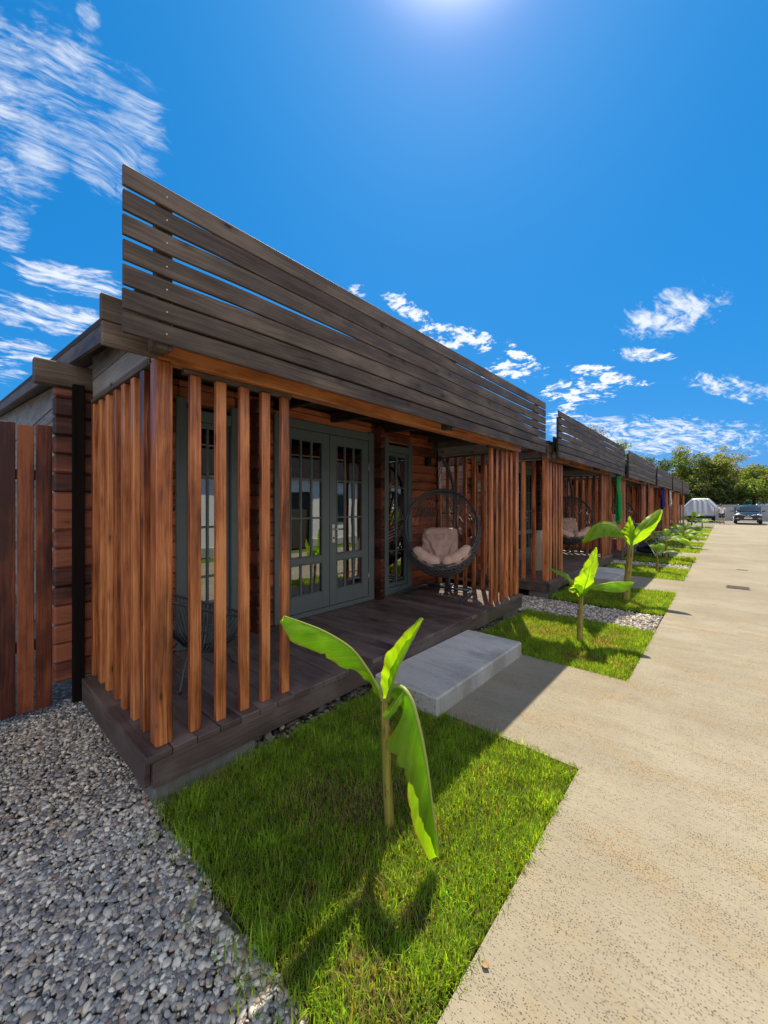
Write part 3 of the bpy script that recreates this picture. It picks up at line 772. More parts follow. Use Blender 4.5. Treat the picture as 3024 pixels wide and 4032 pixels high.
# ------------------------------------------------------------------ egg chairs
def bez(pts, n=8, closed=False):
    """Catmull-Rom through the points"""
    P = [Vector(p) for p in pts]; out = []; m = len(P)
    for i in range(m if closed else m - 1):
        g = lambda k: P[k % m] if closed else P[max(0, min(m - 1, k))]
        p0, p1, p2, p3 = g(i - 1), g(i), g(i + 1), g(i + 2)
        for k in range(n):
            t = k / n; out.append(.5 * ((2 * p1) + (p2 - p0) * t + (2 * p0 - 5 * p1 + 4 * p2 - p3) * t * t + (3 * p1 - p0 - 3 * p2 + p3) * t ** 3))
    if not closed: out.append(P[-1])
    return out
def egg_chair():
    base = Vector((-3.42, 5.25, DT)); e = empty('hanging_egg_chair', base, 'grey hanging egg chair with beige cushions on the nearest porch', 'egg chair', 'hanging egg chairs on the porches')
    d = 6.02
    hang = at(1400 + 685 * .48222, 1500 + 660 * .48222, d)
    cen = at(1400 + 700 * .48222, 1500 + 1216 * .48222, d)
    top = at(1400 + 690 * .48222, 1500 + 880 * .48222, d)
    zf = DT + .028
    s = MB()
    s.tube(bez([(-3.72, 4.56, zf), (-3.80, 4.95, zf), (-3.78, 5.28, zf + .01), (-3.62, 5.45, zf + .015), (-3.40, 5.50, zf + .015), (-3.14, 5.56, zf + .015), (-2.98, 5.50, zf + .01), (-2.92, 5.3, zf + .005), (-2.78, 4.80, zf)], 8), .026, 10)
    s.tube([(-3.72, 5.36, zf + .02), (-3.0, 5.40, zf + .02)], .022, 8)
    s.box(-3.47, -3.35, 5.40, 5.54, zf + .02, zf + .06)
    s.build('stand_base', M['metal'], e)
    s = MB()
    s.tube(bez([(-3.42, 5.49, zf + .03), (-3.40, 5.56, .9), (-3.38, 5.62, 1.45), (-3.37, 5.56, 1.95), (-3.365, 5.38, 2.24), hang + Vector((-.0, .08, .035)), hang + Vector((0, -.01, .02))], 8), .027, 10)
    s.build('stand_pole', M['metal'], e)
    # chain
    s = MB(); z0, z1 = top.z + .01, hang.z; nl = 7
    for k in range(nl):
        z = z1 - (k + .5) * (z1 - z0) / nl; hh = (z1 - z0) / nl * .66; a = 0 if k % 2 else PI / 2
        ring = [(top.x + (hang.x - top.x) * (z - z0) / (z1 - z0) + math.cos(a) * .017 * math.sin(t), top.y + (hang.y - top.y) * (z - z0) / (z1 - z0) + math.sin(a) * .017 * math.sin(t), z + hh * math.cos(t)) for t in np.linspace(0, 2 * PI, 13)[:-1]]
        s.tube(ring, .0055, 5, closed=True)
    s.build('chain', M['chrome'], e)
    # basket: local frame, f = toward the viewer side, r = right, u = up, tipped back
    fdir = Vector((.52, -.855, 0)).normalized(); up = Vector((0, 0, 1)); rgt = fdir.cross(up) * -1
    rgt = Vector((-fdir.y, fdir.x, 0))
    fd = (fdir * math.cos(.38) + up * math.sin(.38)).normalized(); ud = (up * math.cos(.38) - fdir * math.sin(.38)).normalized()
    H = .685; W = .59; D = .52; C = Vector((cen.x, cen.y, top.z - .675))
    def sp(th, ph):      # th from the rim pole axis (0 = opening centre) ; ph round the rim
        return C + rgt * (W * math.sin(th) * math.cos(ph)) + ud * (H * math.sin(th) * math.sin(ph)) + fd * (D * math.cos(th))
    s = MB(); rm = lambda p: 1.17 + .15 * math.sin(p)
    R1 = [sp(rm(p), p) for p in np.linspace(0, 2 * PI, 49)[:-1]]; s.tube(R1, .018, 8, closed=True)
    R2 = [sp(rm(p) + .16, p) for p in np.linspace(0, 2 * PI, 49)[:-1]]; s.tube(R2, .012, 6, closed=True)
    s.build('rim', M['metal'], e)
    s = MB()
    # ribs gather at the top
    for ph in np.linspace(-PI * .46, PI * .46, 13):
        pts = []
        for t in np.linspace(0, 1, 14):
            a = PI / 2 - t * PI            # along a great meridian from the top to the bottom, bulging back
            b = ph
            x = math.cos(a) * math.sin(b); z = math.sin(a); y = -math.cos(a) * math.cos(b)
            pts.append(C + rgt * (W * x) + ud * (H * z) + fd * (D * y))
        s.tube(pts, .008, 5)
    # loose random weave over the upper shell, dense crossed weave low down
    def shell(a, b): return C + rgt * (W * math.cos(a) * math.sin(b)) + ud * (H * math.sin(a)) + fd * (-D * math.cos(a) * math.cos(b))
    for k in range(34):
        a = R.uniform(-.2, 1.05); b0 = R.uniform(-1.5, 1.2); pts = []
        for j in range(9): pts.append(shell(a + (.07 if j % 2 else -.07) + R.uniform(-.03, .03), b0 + j * .075))
        s.tube(pts, .0048, 4)
    for k in range(26):
        b0 = -1.62 + k * .125
        for sg in (-1, 1):
            pts = [shell(-1.5 + t * 1.28, b0 * (1 - .0 * t) + sg * (t * .75) + .03 * math.sin(t * 25)) for t in np.linspace(0, 1, 12)]
            pts = [p for p in pts if (p - C).dot(fd) < D * .27]
            if len(pts) > 2: s.tube(pts, .010, 4)
    for a in np.linspace(-1.4, -.3, 5):
        s.tube([shell(a + .03 * math.sin(b * 14), b) for b in np.linspace(-1.6, 1.6, 30)], .008, 4)
    # woven band between the two hoops
    for k in range(56):
        p = 2 * PI * k / 56; low = math.sin(p) < -.05; ln = .62 if low else .16
        for sg in (-1, 1):
            s.tube([sp(rm(p) + ln * t, p + sg * (.45 if low else .1) * t) for t in np.linspace(0, 1, 6)], .0095 if low else .006, 4)
    s.build('basket', M['rattan'], e)
    # cushions
    def pillow(c, ax, ay, az, w, h, t, seams, name, seed, wr=1.0):
        q = MB(); rows = []; nu, nv = 40, 40
        for side in (1, -1):
            g = []
            for i in range(nv + 1):
                row = []
                for j in range(nu + 1):
                    x, y = -1 + 2 * j / nu, -1 + 2 * i / nv
                    e_ = max(0, (1 - abs(x) ** 3.2) * (1 - abs(y) ** 3.2)) ** .42
                    for (sa, sb, sc_, dp) in seams:
                        dd = abs(sa * x + sb * y + sc_); e_ *= 1 - dp * math.exp(-(dd / .07) ** 2)
                    p = Vector((x * w * (1 - .06 * y * y), y * h * (1 - .05 * x * x), side * t * e_))
                    nn = mnoise.noise(Vector((x * 2.2 + seed, y * 2.2, side))) * .035 + (.5 - abs(mnoise.noise(Vector((x * 3.1 + seed, y * 2.2 + x, side * 3))))) * .05 * wr
                    p.z += nn * (e_ if side > 0 else e_ * .5)
                    p.x += .02 * mnoise.noise(Vector((y * 3, seed, x))); p.y += .02 * mnoise.noise(Vector((x * 3, seed, y)))
                    row.append(c + ax * p.x + ay * p.y + az * p.z)
                g.append(row)
            q.grid(g, True, 0, flip=side < 0)
        o = q.build(name, M['cushion'], e, normals=False); return o
    b_u = (ud * .93 - fd * .30).normalized(); b_n = (fd * .93 + ud * .30).normalized()
    pillow(C + ud * (-.17) + fd * (-.20) - rgt * .03, rgt, b_u, b_n, .285, .36, .085, [(0, 1, -.55, .55), (.25, 1, .05, .35), (1, .5, .62, .5), (1, -.5, -.62, .5)], 'back_cushion', 3.1)
    pillow(C + ud * (-.46) + fd * (-.12), rgt, (-fd * .95 + ud * .1).normalized(), (ud * .95 + fd * .1).normalized(), .36, .22, .08, [(0, 1, 0, .3)], 'seat_cushion', 9.7)
    # rolled side bolsters following the rim
    q = MB()
    for (p0, p1) in ((PI * 1.19, PI * 1.50), (PI * 1.51, PI * 1.84)):
        pts, rr = [], []
        for t in np.linspace(0, 1, 40):
            ph = p0 + (p1 - p0) * t; b_ = sp(rm(ph), ph)
            c_ = C + (b_ - C) * .90 - fd * .02
            pts.append(c_); rr.append(.088 * max(0, 1 - abs(2 * t - 1) ** 5) ** .5 * (.92 + .09 * abs(math.sin(t * PI * 3.5)) + .05 * mnoise.noise(Vector((t * 9, p0, 0)))) + .004)
        q.tube(pts, rr, 14)
    q.build('bolster', M['cushion'], e)
    return e
egg = egg_chair()
c = copy_tree(egg); c.location = egg.location + Vector((.05, PER, 0)); c['label'] = 'grey hanging egg chair with beige cushions on the second cabin porch'
c = copy_tree(egg); c.location = egg.location + Vector((.05, 2 * PER, 0)); c['label'] = 'grey hanging egg chair with beige cushions on the third cabin porch'

# ---- cord chair on the nearest porch
e = empty('cord_lounge_chair', (-3.22, 1.36, DT), 'low round cord lounge chair behind the slats of the nearest porch', 'chair')
C = Vector((-3.24, 1.36, .80)); tilt = .38
def hoop(r, dz, dyo, n=40): return [Vector((C.x + r * .95 * math.cos(a), C.y + dyo + r * math.sin(a) * math.cos(tilt), C.z + dz - r * math.sin(a) * math.sin(tilt))) for a in np.linspace(0, 2 * PI, n + 1)[:-1]]
big = hoop(.43, .05, 0); sm = hoop(.13, -.32, .03)
s = MB(); s.tube(big, .011, 8, closed=True); s.tube(sm, .009, 8, closed=True)
s.build('hoop', M['metal'], e)
s = MB()
for k in range(40):
    for j in (0, .5):
        a = big[k] if not j else (big[k] + big[(k + 1) % 40]) / 2; b = sm[k]
        md = (a + b) / 2 + Vector((0, 0, -.06)); s.tube([a, md, b], .0033, 4)
s.build('cord', M['metal'], e)
s = MB()
for (px, py) in ((-3.5, 1.14), (-2.98, 1.14), (-3.24, 1.68)):
    t = Vector((C.x + (px - C.x) * .45, C.y + (py - C.y) * .45, .52)); s.tube(bez([t, ((t.x + px) / 2, (t.y + py) / 2, .42), (px, py, DT + .008)], 5), .010, 8)
s.tube(bez([(-3.5, 1.14, DT + .012), (-3.24, 1.05, DT + .012), (-2.98, 1.14, DT + .012)], 6), .009, 6); s.build('leg_frame', M['metal'], e)

# ------------------------------------------------------------------ banana plants
def leaf_from_rails(pl, mid, ea, eb, rib_r=.009, nv=8, ruffle=.012, notch=(), tone=.5):
    """a banana leaf: midrib and two margins, all lines in space"""
    n = 44
    def res(L):
        L = bez(L, 10); d = [0]
        for a, b in zip(L, L[1:]): d.append(d[-1] + (b - a).length)
        out = []
        for k in range(n + 1):
            t = d[-1] * k / n; i = max(j for j in range(len(d)) if d[j] <= t + 1e-9); i = min(i, len(L) - 2)
            f = (t - d[i]) / max(1e-9, d[i + 1] - d[i]); out.append(L[i].lerp(L[i + 1], min(1, f)))
        return out
    mid = res(mid); A = res(ea); B = res(eb) if eb else None
    s = MB(); sd = R.uniform(0, 90)
    for side, E in ((1, A), (-1, B)):
        if E is None: continue
        P = []
        for k in range(n + 1):
            t = k / n; row = []
            e = E[k]; v = e - mid[k]
            for (t0, wd, dp, ss) in notch:
                if ss == side: v = v * (1 - dp * max(0, 1 - abs(t - t0) / wd))
            tang = (mid[min(k + 1, n)] - mid[max(k - 1, 0)]).normalized()
            nrm = tang.cross(v)
            nrm = nrm.normalized() if nrm.length > 1e-8 else Vector((0, 0, 1))
            for j in range(nv + 1):
                q = j / nv
                wob = ruffle * (mnoise.noise(Vector((t * 9 - q * 1.5, sd, side))) * q + .6 * mnoise.noise(Vector((t * 22 - q * 2, sd + 3, side))) * q * q)
                arch = v.length * .10 * math.sin(PI * q)
                row.append(mid[k] + v * q + nrm * (wob + arch * side))
            P.append(row)
        s.grid(P, True, 0, tone=tone, flip=side < 0)
    o = s.build('leaf', M['banana'], pl, normals=False)
    r = MB(); rr = [rib_r * (1 - .75 * k / n) for k in range(n + 1)]; r.tube(mid, rr, 7); r.build('midrib', M['rib'], o)
    return o
def stem(pl, pts, r, sheaths=3):
    s = MB(); P = bez(pts, 6); n = len(P); rr = [r[0] + (r[1] - r[0]) * k / (n - 1) for k in range(n)]
    rr[0] *= 1.25
    s.tube(P, rr, 14, tone=.5); o = s.build('stem', M['stem'], pl)
    for k in range(sheaths):
        q = MB(); i = int(n * (.25 + .6 * k / max(1, sheaths))); i = min(i, n - 2); a0 = R.uniform(0, 6.28); row0, row1, row2 = [], [], []
        for j in range(9):
            a = a0 + j * .32; d = Vector((math.cos(a), math.sin(a), 0))
            row0.append(P[i] + d * rr[i] * 1.02); row1.append(P[i + 1] + d * rr[i] * 1.07 + Vector((0, 0, .01 * math.sin(j * 2.1))))
            row2.append(P[i + 1] + d * rr[i] * (1.15 + .25 * abs(math.sin(j * 1.7))) + Vector((0, 0, .025 + .03 * abs(math.sin(j * 2.9)))))
        q.grid([row0, row1, row2], True); q.build('dry_sheath', M['sheath'], o)
    return o
bg = 'banana plants along the lawns'
def img(ox, oy, k): return lambda x, y, d: at(ox + x * k, oy + y * k, d)

# nearest plant
bx, by = -1.315, 1.541; D0 = dep(bx, by)
pl = empty('banana_plant', (bx, by, 0), 'nearest young banana plant, one long leaf hanging down to the grass', 'banana plant', bg)
g = img(1050, 2380, .46113)
stem(pl, [(bx, by, -.03), g(1030, 1500, D0), g(1018, 1150, D0), g(1005, 950, D0), g(1000, 800, D0)], (.027, .018), 3)
# leaf to the left, folded, drooping
L = lambda seq: [g(x, y, D0 + o) for (x, y, o) in seq]
leaf_from_rails(pl, L([(990, 830, 0), (940, 700, -.04), (850, 540, -.10), (720, 375, -.17), (510, 240, -.26), (320, 160, -.32), (150, 100, -.37)]),
                L([(985, 830, 0), (900, 715, -.08), (800, 600, -.15), (640, 535, -.23), (420, 400, -.32), (220, 320, -.38), (110, 150, -.38)]),
                L([(990, 830, .0), (955, 720, .01), (865, 590, .0), (730, 440, -.03), (520, 300, -.12), (330, 215, -.19), (130, 130, -.33)]),
                .010, 8, .02, ((.42, .03, .16, 1), (.66, .02, .13, 1), (.22, .02, .2, 1)))
# upright leaf, half rolled
leaf_from_rails(pl, L([(1030, 820, 0), (1070, 690, .01), (1120, 540, .02), (1200, 380, .03), (1270, 250, .04), (1335, 120, .05)]),
                L([(1010, 820, 0), (980, 680, -.02), (1000, 480, -.03), (1060, 370, -.03), (1180, 250, -.01), (1315, 108, .05)]),
                L([(1040, 820, 0), (1040, 690, -.06), (1060, 560, -.09), (1130, 430, -.08), (1230, 280, -.02), (1345, 125, .05)]),
                .011, 8, .012)
# great hanging leaf
leaf_from_rails(pl, L([(1030, 830, 0), (1060, 730, -.05), (1110, 698, -.11), (1180, 725, -.17), (1250, 850, -.21), (1320, 1120, -.24), (1375, 1420, -.255), (1425, 1800, -.265), (1475, 2150, -.26)]),
                L([(1030, 830, 0), (1080, 790, -.07), (1160, 930, -.19), (1070, 1110, -.23), (1015, 1210, -.25), (1185, 1470, -.27), (1215, 1700, -.285), (1275, 1960, -.285), (1390, 2190, -.265)]),
                L([(1035, 830, 0), (1090, 760, -.04), (1170, 790, -.10), (1240, 950, -.14), (1300, 1200, -.16), (1355, 1480, -.18), (1405, 1800, -.21), (1440, 2000, -.235), (1470, 2155, -.255)]),
                .012, 10, .02, ((.30, .015, .25, 1), (.47, .02, .2, 1), (.55, .012, .18, 1), (.72, .012, .1, 1)))
# torn piece folded over the stem
leaf_from_rails(pl, L([(1175, 735, -.17), (1110, 830, -.18), (1050, 910, -.19), (1000, 960, -.20)]), L([(1190, 760, -.17), (1150, 850, -.2), (1080, 940, -.21), (1020, 1000, -.21)]),
                L([(1165, 735, -.16), (1090, 815, -.16), (1030, 890, -.17), (985, 945, -.19)]), .003, 4, .006)

# second plant
bx, by = -1.338, 5.135; D0 = dep(bx, by)
pl = empty('banana_plant', (bx, by, 0), 'second banana plant, bright upright leaves, between the first step and the pebble strip', 'banana plant', bg)
g = img(1900, 2000, .6775); L = lambda seq: [g(x, y, D0 + o) for (x, y, o) in seq]
stem(pl, [(bx, by, -.03), g(567, 680, D0), g(570, 600, D0), g(573, 530, D0)], (.036, .024), 2)
leaf_from_rails(pl, L([(573, 540, 0), (580, 470, .03), (605, 390, .08), (640, 310, .1), (660, 228, .08)]), L([(570, 535, 0), (545, 430, .05), (580, 350, .06), (610, 300, .05), (652, 232, .08)]),
                L([(578, 540, 0), (610, 460, .12), (660, 385, .18), (673, 330, .17), (665, 228, .09)]), .009, 7, .02)
leaf_from_rails(pl, L([(575, 535, 0), (590, 470, -.06), (608, 420, -.12), (618, 380, -.16), (625, 335, -.18)]), L([(572, 530, 0), (545, 470, -.1), (530, 425, -.15), (565, 385, -.18), (620, 338, -.18)]),
                L([(580, 535, 0), (610, 480, -.05), (648, 435, -.1), (640, 395, -.13), (628, 338, -.17)]), .008, 7, .02)
leaf_from_rails(pl, L([(578, 540, 0), (600, 485, -.02), (640, 458, -.05), (720, 440, -.09), (800, 432, -.12), (882, 432, -.15)]), L([(580, 542, 0), (620, 480, -.07), (690, 482, -.13), (760, 490, -.16), (830, 486, -.17), (880, 440, -.15)]),
                L([(578, 535, 0), (605, 470, .06), (650, 445, .1), (730, 432, .1), (810, 428, .03), (875, 430, -.1)]), .009, 7, .015)
leaf_from_rails(pl, L([(570, 540, 0), (545, 470, .05), (500, 410, .1), (450, 380, .13), (392, 350, .15)]), L([(568, 540, 0), (525, 455, .02), (480, 412, .05), (435, 385, .08), (390, 358, .14)]),
                L([(572, 540, 0), (550, 460, .12), (505, 400, .18), (455, 370, .2), (395, 348, .16)]), .007, 6, .03)
leaf_from_rails(pl, L([(572, 535, 0), (560, 490, -.06), (540, 465, -.1), (500, 472, -.14)]), L([(570, 535, 0), (545, 500, -.1), (520, 492, -.13), (498, 478, -.14)]),
                L([(575, 535, 0), (585, 470, -.1), (555, 440, -.14), (508, 466, -.14)]), .006, 5, .02)

# third, tall plant
bx, by = -1.306, 7.854; D0 = dep(bx, by)
pl = empty('banana_plant', (bx, by, 0), 'tall banana plant with three wide spread leaves before the second step', 'banana plant', bg)
L = lambda seq: [g(x, y, D0 + o) for (x, y, o) in seq]
stem(pl, [(bx, by, -.03), g(841, 430, D0), g(850, 330, D0), g(860, 250, D0), g(864, 215, D0)], (.062, .036), 4)
leaf_from_rails(pl, L([(862, 260, 0), (840, 205, .0), (822, 172, -.02), (775, 118, -.06), (715, 92, -.1), (650, 108, -.14), (582, 196, -.18)]),
                L([(860, 262, 0), (832, 200, -.03), (808, 178, -.1), (735, 168, -.22), (680, 175, -.28), (630, 190, -.28), (585, 208, -.2)]),
                L([(866, 255, 0), (845, 195, .04), (815, 145, .12), (765, 98, .2), (705, 82, .2), (640, 115, .1), (580, 190, -.1)]), .012, 8, .03)
leaf_from_rails(pl, L([(866, 255, 0), (870, 200, .0), (905, 150, -.04), (955, 100, -.07), (1000, 55, -.08), (1042, 10, -.08)]),
                L([(864, 250, 0), (872, 160, -.02), (905, 100, .0), (955, 55, .03), (1000, 20, .02), (1036, 8, -.06)]),
                L([(868, 255, 0), (880, 214, .04), (945, 178, .02), (1000, 120, 0), (1035, 62, -.03), (1046, 18, -.07)]), .013, 8, .02)
leaf_from_rails(pl, L([(864, 255, 0), (858, 190, .05), (855, 140, .1), (856, 95, .12), (852, 46, .1)]), L([(862, 250, 0), (835, 175, -.0), (805, 140, -.02), (832, 100, .05), (848, 50, .1)]),
                L([(866, 255, 0), (878, 180, .0), (888, 128, .03), (875, 90, .08), (858, 50, .1)]), .009, 7, .03)

def banana(x, y, label, h, specs, r=.03):
    """specs: (azimuth, length, rise, droop, half width) per leaf"""
    p = empty('banana_plant', (x, y, 0), label, 'banana plant', bg)
    stem(p, [(x, y, -.03), (x + .01, y, h * .5), (x, y, h)], (r, r * .65), 2)
    for (az, ln, rise, droop, hw) in specs:
        d = Vector((math.cos(az), math.sin(az), 0)); sd = Vector((-d.y, d.x, 0)); b = Vector((x, y, h - .03))
        pt = lambda t: b + d * (ln * (t ** 1.15)) + Vector((0, 0, rise * math.sin(min(t * 1.1, 1) * PI / 2) - droop * t ** 3))
        wv = (0, .25, .8, 1, .85, .1); T = (0, .22, .4, .6, .8, 1)
        mid = [pt(t) for t in T]; sag = R.uniform(.2, .7)
        A = [pt(t) + sd * hw * w - Vector((0, 0, hw * w * sag)) for t, w in zip(T, wv)]; B = [pt(t) - sd * hw * w - Vector((0, 0, hw * w * sag)) for t, w in zip(T, wv)]
        leaf_from_rails(p, mid, A, B, .008, 6, .02)
    return p
banana(-1.287, 11.743, 'small young banana plant with three short leaves at the second pebble strip', .42, [(-.3, .55, .22, .12, .085), (2.2, .2, .26, .0, .1), (1.2, .25, .3, .0, .11), (.9, .12, .3, 0, .07)], .028)
banana(-1.402, 14.836, 'leafy banana plant with drooping leaves in front of the pushchair', .55, [(-.5, .75, .25, .35, .14), (.6, .7, .3, .3, .13), (2.6, .7, .42, .3, .14), (3.6, .6, .25, .3, .12), (1.6, .4, .45, .1, .12)], .045)
banana(-1.237, 18.96, 'bushy banana plant with many wide leaves at the third pebble strip', .45, [(0, .7, .35, .3, .14), (-.8, .7, .25, .35, .14), (1.0, .6, .4, .2, .13), (2.0, .5, .5, .1, .12), (3.0, .6, .35, .3, .13), (4.0, .6, .3, .35, .13)], .05)
banana(-1.537, 19.12, 'thin banana shoot with one rolled upright leaf', .5, [(1.2, .08, .42, 0, .05)], .028)
banana(-1.5, 24.3, 'dark banana plant with broad low leaves before the fourth cabin', .5, [(0, .7, .3, .3, .15), (1.4, .6, .4, .2, .13), (2.8, .7, .3, .3, .15), (4.4, .6, .3, .35, .14)], .05)
banana(-1.7, 32.6, 'far banana plant with high upright leaves near the covered vehicle', .6, [(0, .7, .6, .25, .17), (1.0, .4, .75, .1, .15), (2.4, .8, .5, .4, .17), (3.4, .8, .35, .4, .17), (5.0, .7, .4, .3, .16)], .06)
banana(-1.3, 36.6, 'farthest banana plant with low spreading leaves by the road end', .4, [(0, .8, .35, .35, .17), (1.2, .7, .4, .3, .15), (2.6, .7, .4, .3, .15), (4.2, .8, .3, .35, .17), (5.3, .7, .3, .3, .15)], .05)

# ------------------------------------------------------------------ things on and by the porches
s = MB(); cx, cy = -2.93, 8.30; rows = []
for i in range(22):
    t = i / 21; z = DT + .84 * t; r = (.19 if t < .8 else .19 - (t - .8) * .55) * (.9 + .12 * math.sin(t * PI)); row = []
    for j in range(28):
        a = 2 * PI * j / 28; k = 1 + .14 * mnoise.noise(Vector((math.cos(a) * 1.8, math.sin(a) * 1.8, t * 3.3))) + .05 * math.sin(a * 7 + t * 3)
        row.append((cx + r * k * math.cos(a) * 1.0, cy + r * k * math.sin(a) * .9, z))
    rows.append(row)
b0 = s.grid(rows, True, 0, True); s.fan([b0 + 21 * 28 + j for j in range(28)]); s.fan([b0 + j for j in range(28)][::-1])
tag(s.build('woven_sack', M['sack'], None, (cx, cy, DT)), 'tall white woven sack standing on the second cabin porch', 'sack')

def drape(name, m, x, y0, y1, z0, z1, label, cat, group, folds=3, taper=.35, depth=.05):
    s = MB(); P = []; n, k = 22, 26; sd = R.uniform(0, 40)
    for i in range(n + 1):
        t = i / n; row = []
        for j in range(k + 1):
            q = j / k; w = 1 - taper * abs(math.sin(t * 1.7)) * (.6 + .4 * t)
            yy = (y0 + y1) / 2 + (q - .5) * (y1 - y0) * w + .03 * mnoise.noise(Vector((t * 3, sd, 0)))
            zz = z1 - (z1 - z0) * t * (1 - .22 * abs(q - .45) * (t > .3)) + .03 * mnoise.noise(Vector((q * 4, sd, 2)))
            row.append((x + depth * math.sin(q * folds * 2 * PI + t * 1.4) * (.4 + .6 * t) + .02 * mnoise.noise(Vector((q * 5, t * 5, sd))), yy, zz))
        P.append(row)
    s.grid(P, True); o = s.build(name, m, None, (x, (y0 + y1) / 2, z1), normals=False)
    md = o.modifiers.new('thick', 'SOLIDIFY'); md.thickness = .006
    return tag(o, label, cat, group)
drape('green_cloth', M['green'], -2.28, 12.33, 12.85, 1.12, 2.47, 'bright green cloth hanging between the second and third cabins', 'cloth', None, 2, .2)
tg = 'towels hanging under the porch beams'
drape('towel', M['blue'], -2.33, 22.6, 23.9, 1.45, 2.48, 'dark blue towel hanging under the fourth cabin beam', 'towel', tg, 3, .3, .06)
drape('towel', M['red'], -2.55, 23.9, 24.6, 2.0, 2.48, 'red towel hanging just behind the dark blue towel', 'towel', tg, 2, .2)
drape('towel', M['whitecloth'], -2.33, 26.4, 27.4, 1.6, 2.48, 'white towel hanging under the fifth cabin beam', 'towel', tg, 2, .35)
s = MB(); f = lambda d: 1 + .18 * mnoise.noise(d * 2.1) - .12 * (d.z > .5) * (d.z - .5)
s.ball((-2.56, 14.02, DT + .14), (.10, .09, .145), 16, 12, f=f); s.tube([(-2.56, 13.96, DT + .25), (-2.56, 13.99, DT + .32), (-2.56, 14.05, DT + .32), (-2.56, 14.08, DT + .25)], .008, 6)
tag(s.build('pink_bag', M['pink'], None, (-2.56, 14.02, DT)), 'small bright pink bag on the third cabin deck', 'bag')

# pushchair before the third cabin
e = empty('pushchair', (-1.9, 15.0, 0), 'dark folded-back pushchair with grey tubes on the shaded lawn', 'pushchair')
ca, sa = math.cos(-.5), math.sin(-.5)
def pc(x, y, z): return (-1.9 + x * ca - y * sa, 15.0 + x * sa + y * ca, z)
for k, (x, y) in enumerate(((-.42, -.24), (-.42, .24), (.42, -.22), (.42, .22))):
    s = MB(); r = .13 if x < 0 else .09
    s.tube([pc(x + r * math.cos(a), y, r + r * math.sin(a)) for a in np.linspace(0, 2 * PI, 21)[:-1]], .018, 8, closed=True)
    w = s.build('wheel', M['rubber'], e); q = MB(); q.ball(pc(x, y, r), .028, 8, 6)
    for j in range(5): q.tube([pc(x, y, r), pc(x + r * math.cos(j * 1.257), y, r + r * math.sin(j * 1.257))], .006, 5)
    q.build('spokes', M['chrome'], w)
s = MB()
for y in (-.24, .24):
    s.tube(bez([pc(.42, y, .1), pc(.2, y, .42), pc(-.1, y, .62), pc(-.42, y, .82), pc(-.62, y, .98)], 6), .014, 8); s.tube(bez([pc(-.42, y, .13), pc(-.1, y, .36), pc(.1, y, .55), pc(.25, y, .62)], 6), .014, 8)
s.tube([pc(-.62, -.24, .98), pc(-.66, 0, 1.0), pc(-.62, .24, .98)], .016, 8); s.tube([pc(-.42, -.24, .13), pc(-.42, .24, .13)], .01, 6); s.build('frame', M['chrome'], e)
s = MB(); s.grid([[pc(x, y, z - .05 * math.cos(y * 6)) for y in np.linspace(-.22, .22, 9)] for x, z in bez([(.45, .38, 0), (.25, .42, 0), (.05, .36, 0), (-.1, .42, 0), (-.28, .7, 0), (-.38, .86, 0)], 3) for x, z in [(x, z)]] if False else
           [[pc(p.x, y, p.y - .05 * math.cos(y * 6)) for y in np.linspace(-.22, .22, 9)] for p in bez([(.45, .38, 0), (.25, .42, 0), (.05, .36, 0), (-.1, .42, 0), (-.28, .7, 0), (-.38, .86, 0)], 3)], True)
o = s.build('seat', M['navy'], e, normals=False); md = o.modifiers.new('thick', 'SOLIDIFY'); md.thickness = .03
s = MB(); s.grid([[pc(-.30 + .42 * math.cos(a), y, .72 + .34 * math.sin(a) - .25 * y * y) for y in np.linspace(-.25, .25, 9)] for a in np.linspace(.5, 2.3, 12)], True)
o = s.build('hood', M['greyc'], e, normals=False); md = o.modifiers.new('thick', 'SOLIDIFY'); md.thickness = .015
s = MB(); s.ball(pc(0, 0, .2), (.32, .2, .1), 14, 8); s.build('basket', M['navy'], e)

# manhole and small drain plate in the road
s = MB(); s.box(0.0, .36, 10.31, 10.68, .001, .006, b=.002); 
for k in range(9): s.box(.02, .34, 10.335 + k * .037, 10.355 + k * .037, .0062, .011, b=.002)
tag(s.build('drain_cover', plain('cast_iron', (.10, .08, .07), .6, .4, .4, 20, .3), None, (.18, 10.5, 0)), 'square ribbed drain cover set in the concrete road', 'drain cover')
s = MB(); s.box(.2, .42, 13.38, 13.5, .001, .007, b=.002); s.box(.22, .40, 13.40, 13.48, .0072, .011, b=.002)
tag(s.build('road_plate', plain('worn_iron', (.18, .15, .12), .7, .3, .2, 20, .3), None, (.31, 13.44, 0)), 'small flat metal plate in the road beyond the drain cover', 'plate')
# fallen leaf on the road edge
s = MB(); s.grid([[(-.66 + .03 * t * 1.0 - .0, 1.28 + w * .012 * math.sin(PI * min(max(t, .02), .98)), .006 + .006 * abs(w)) for w in (-1, 0, 1)] for t in np.linspace(0, 1, 8)], True)
tag(s.build('fallen_leaf', M['sheath'], None, (-.645, 1.28, 0), normals=False), 'tiny dry leaf lying on the road beside the near lawn', 'leaf')

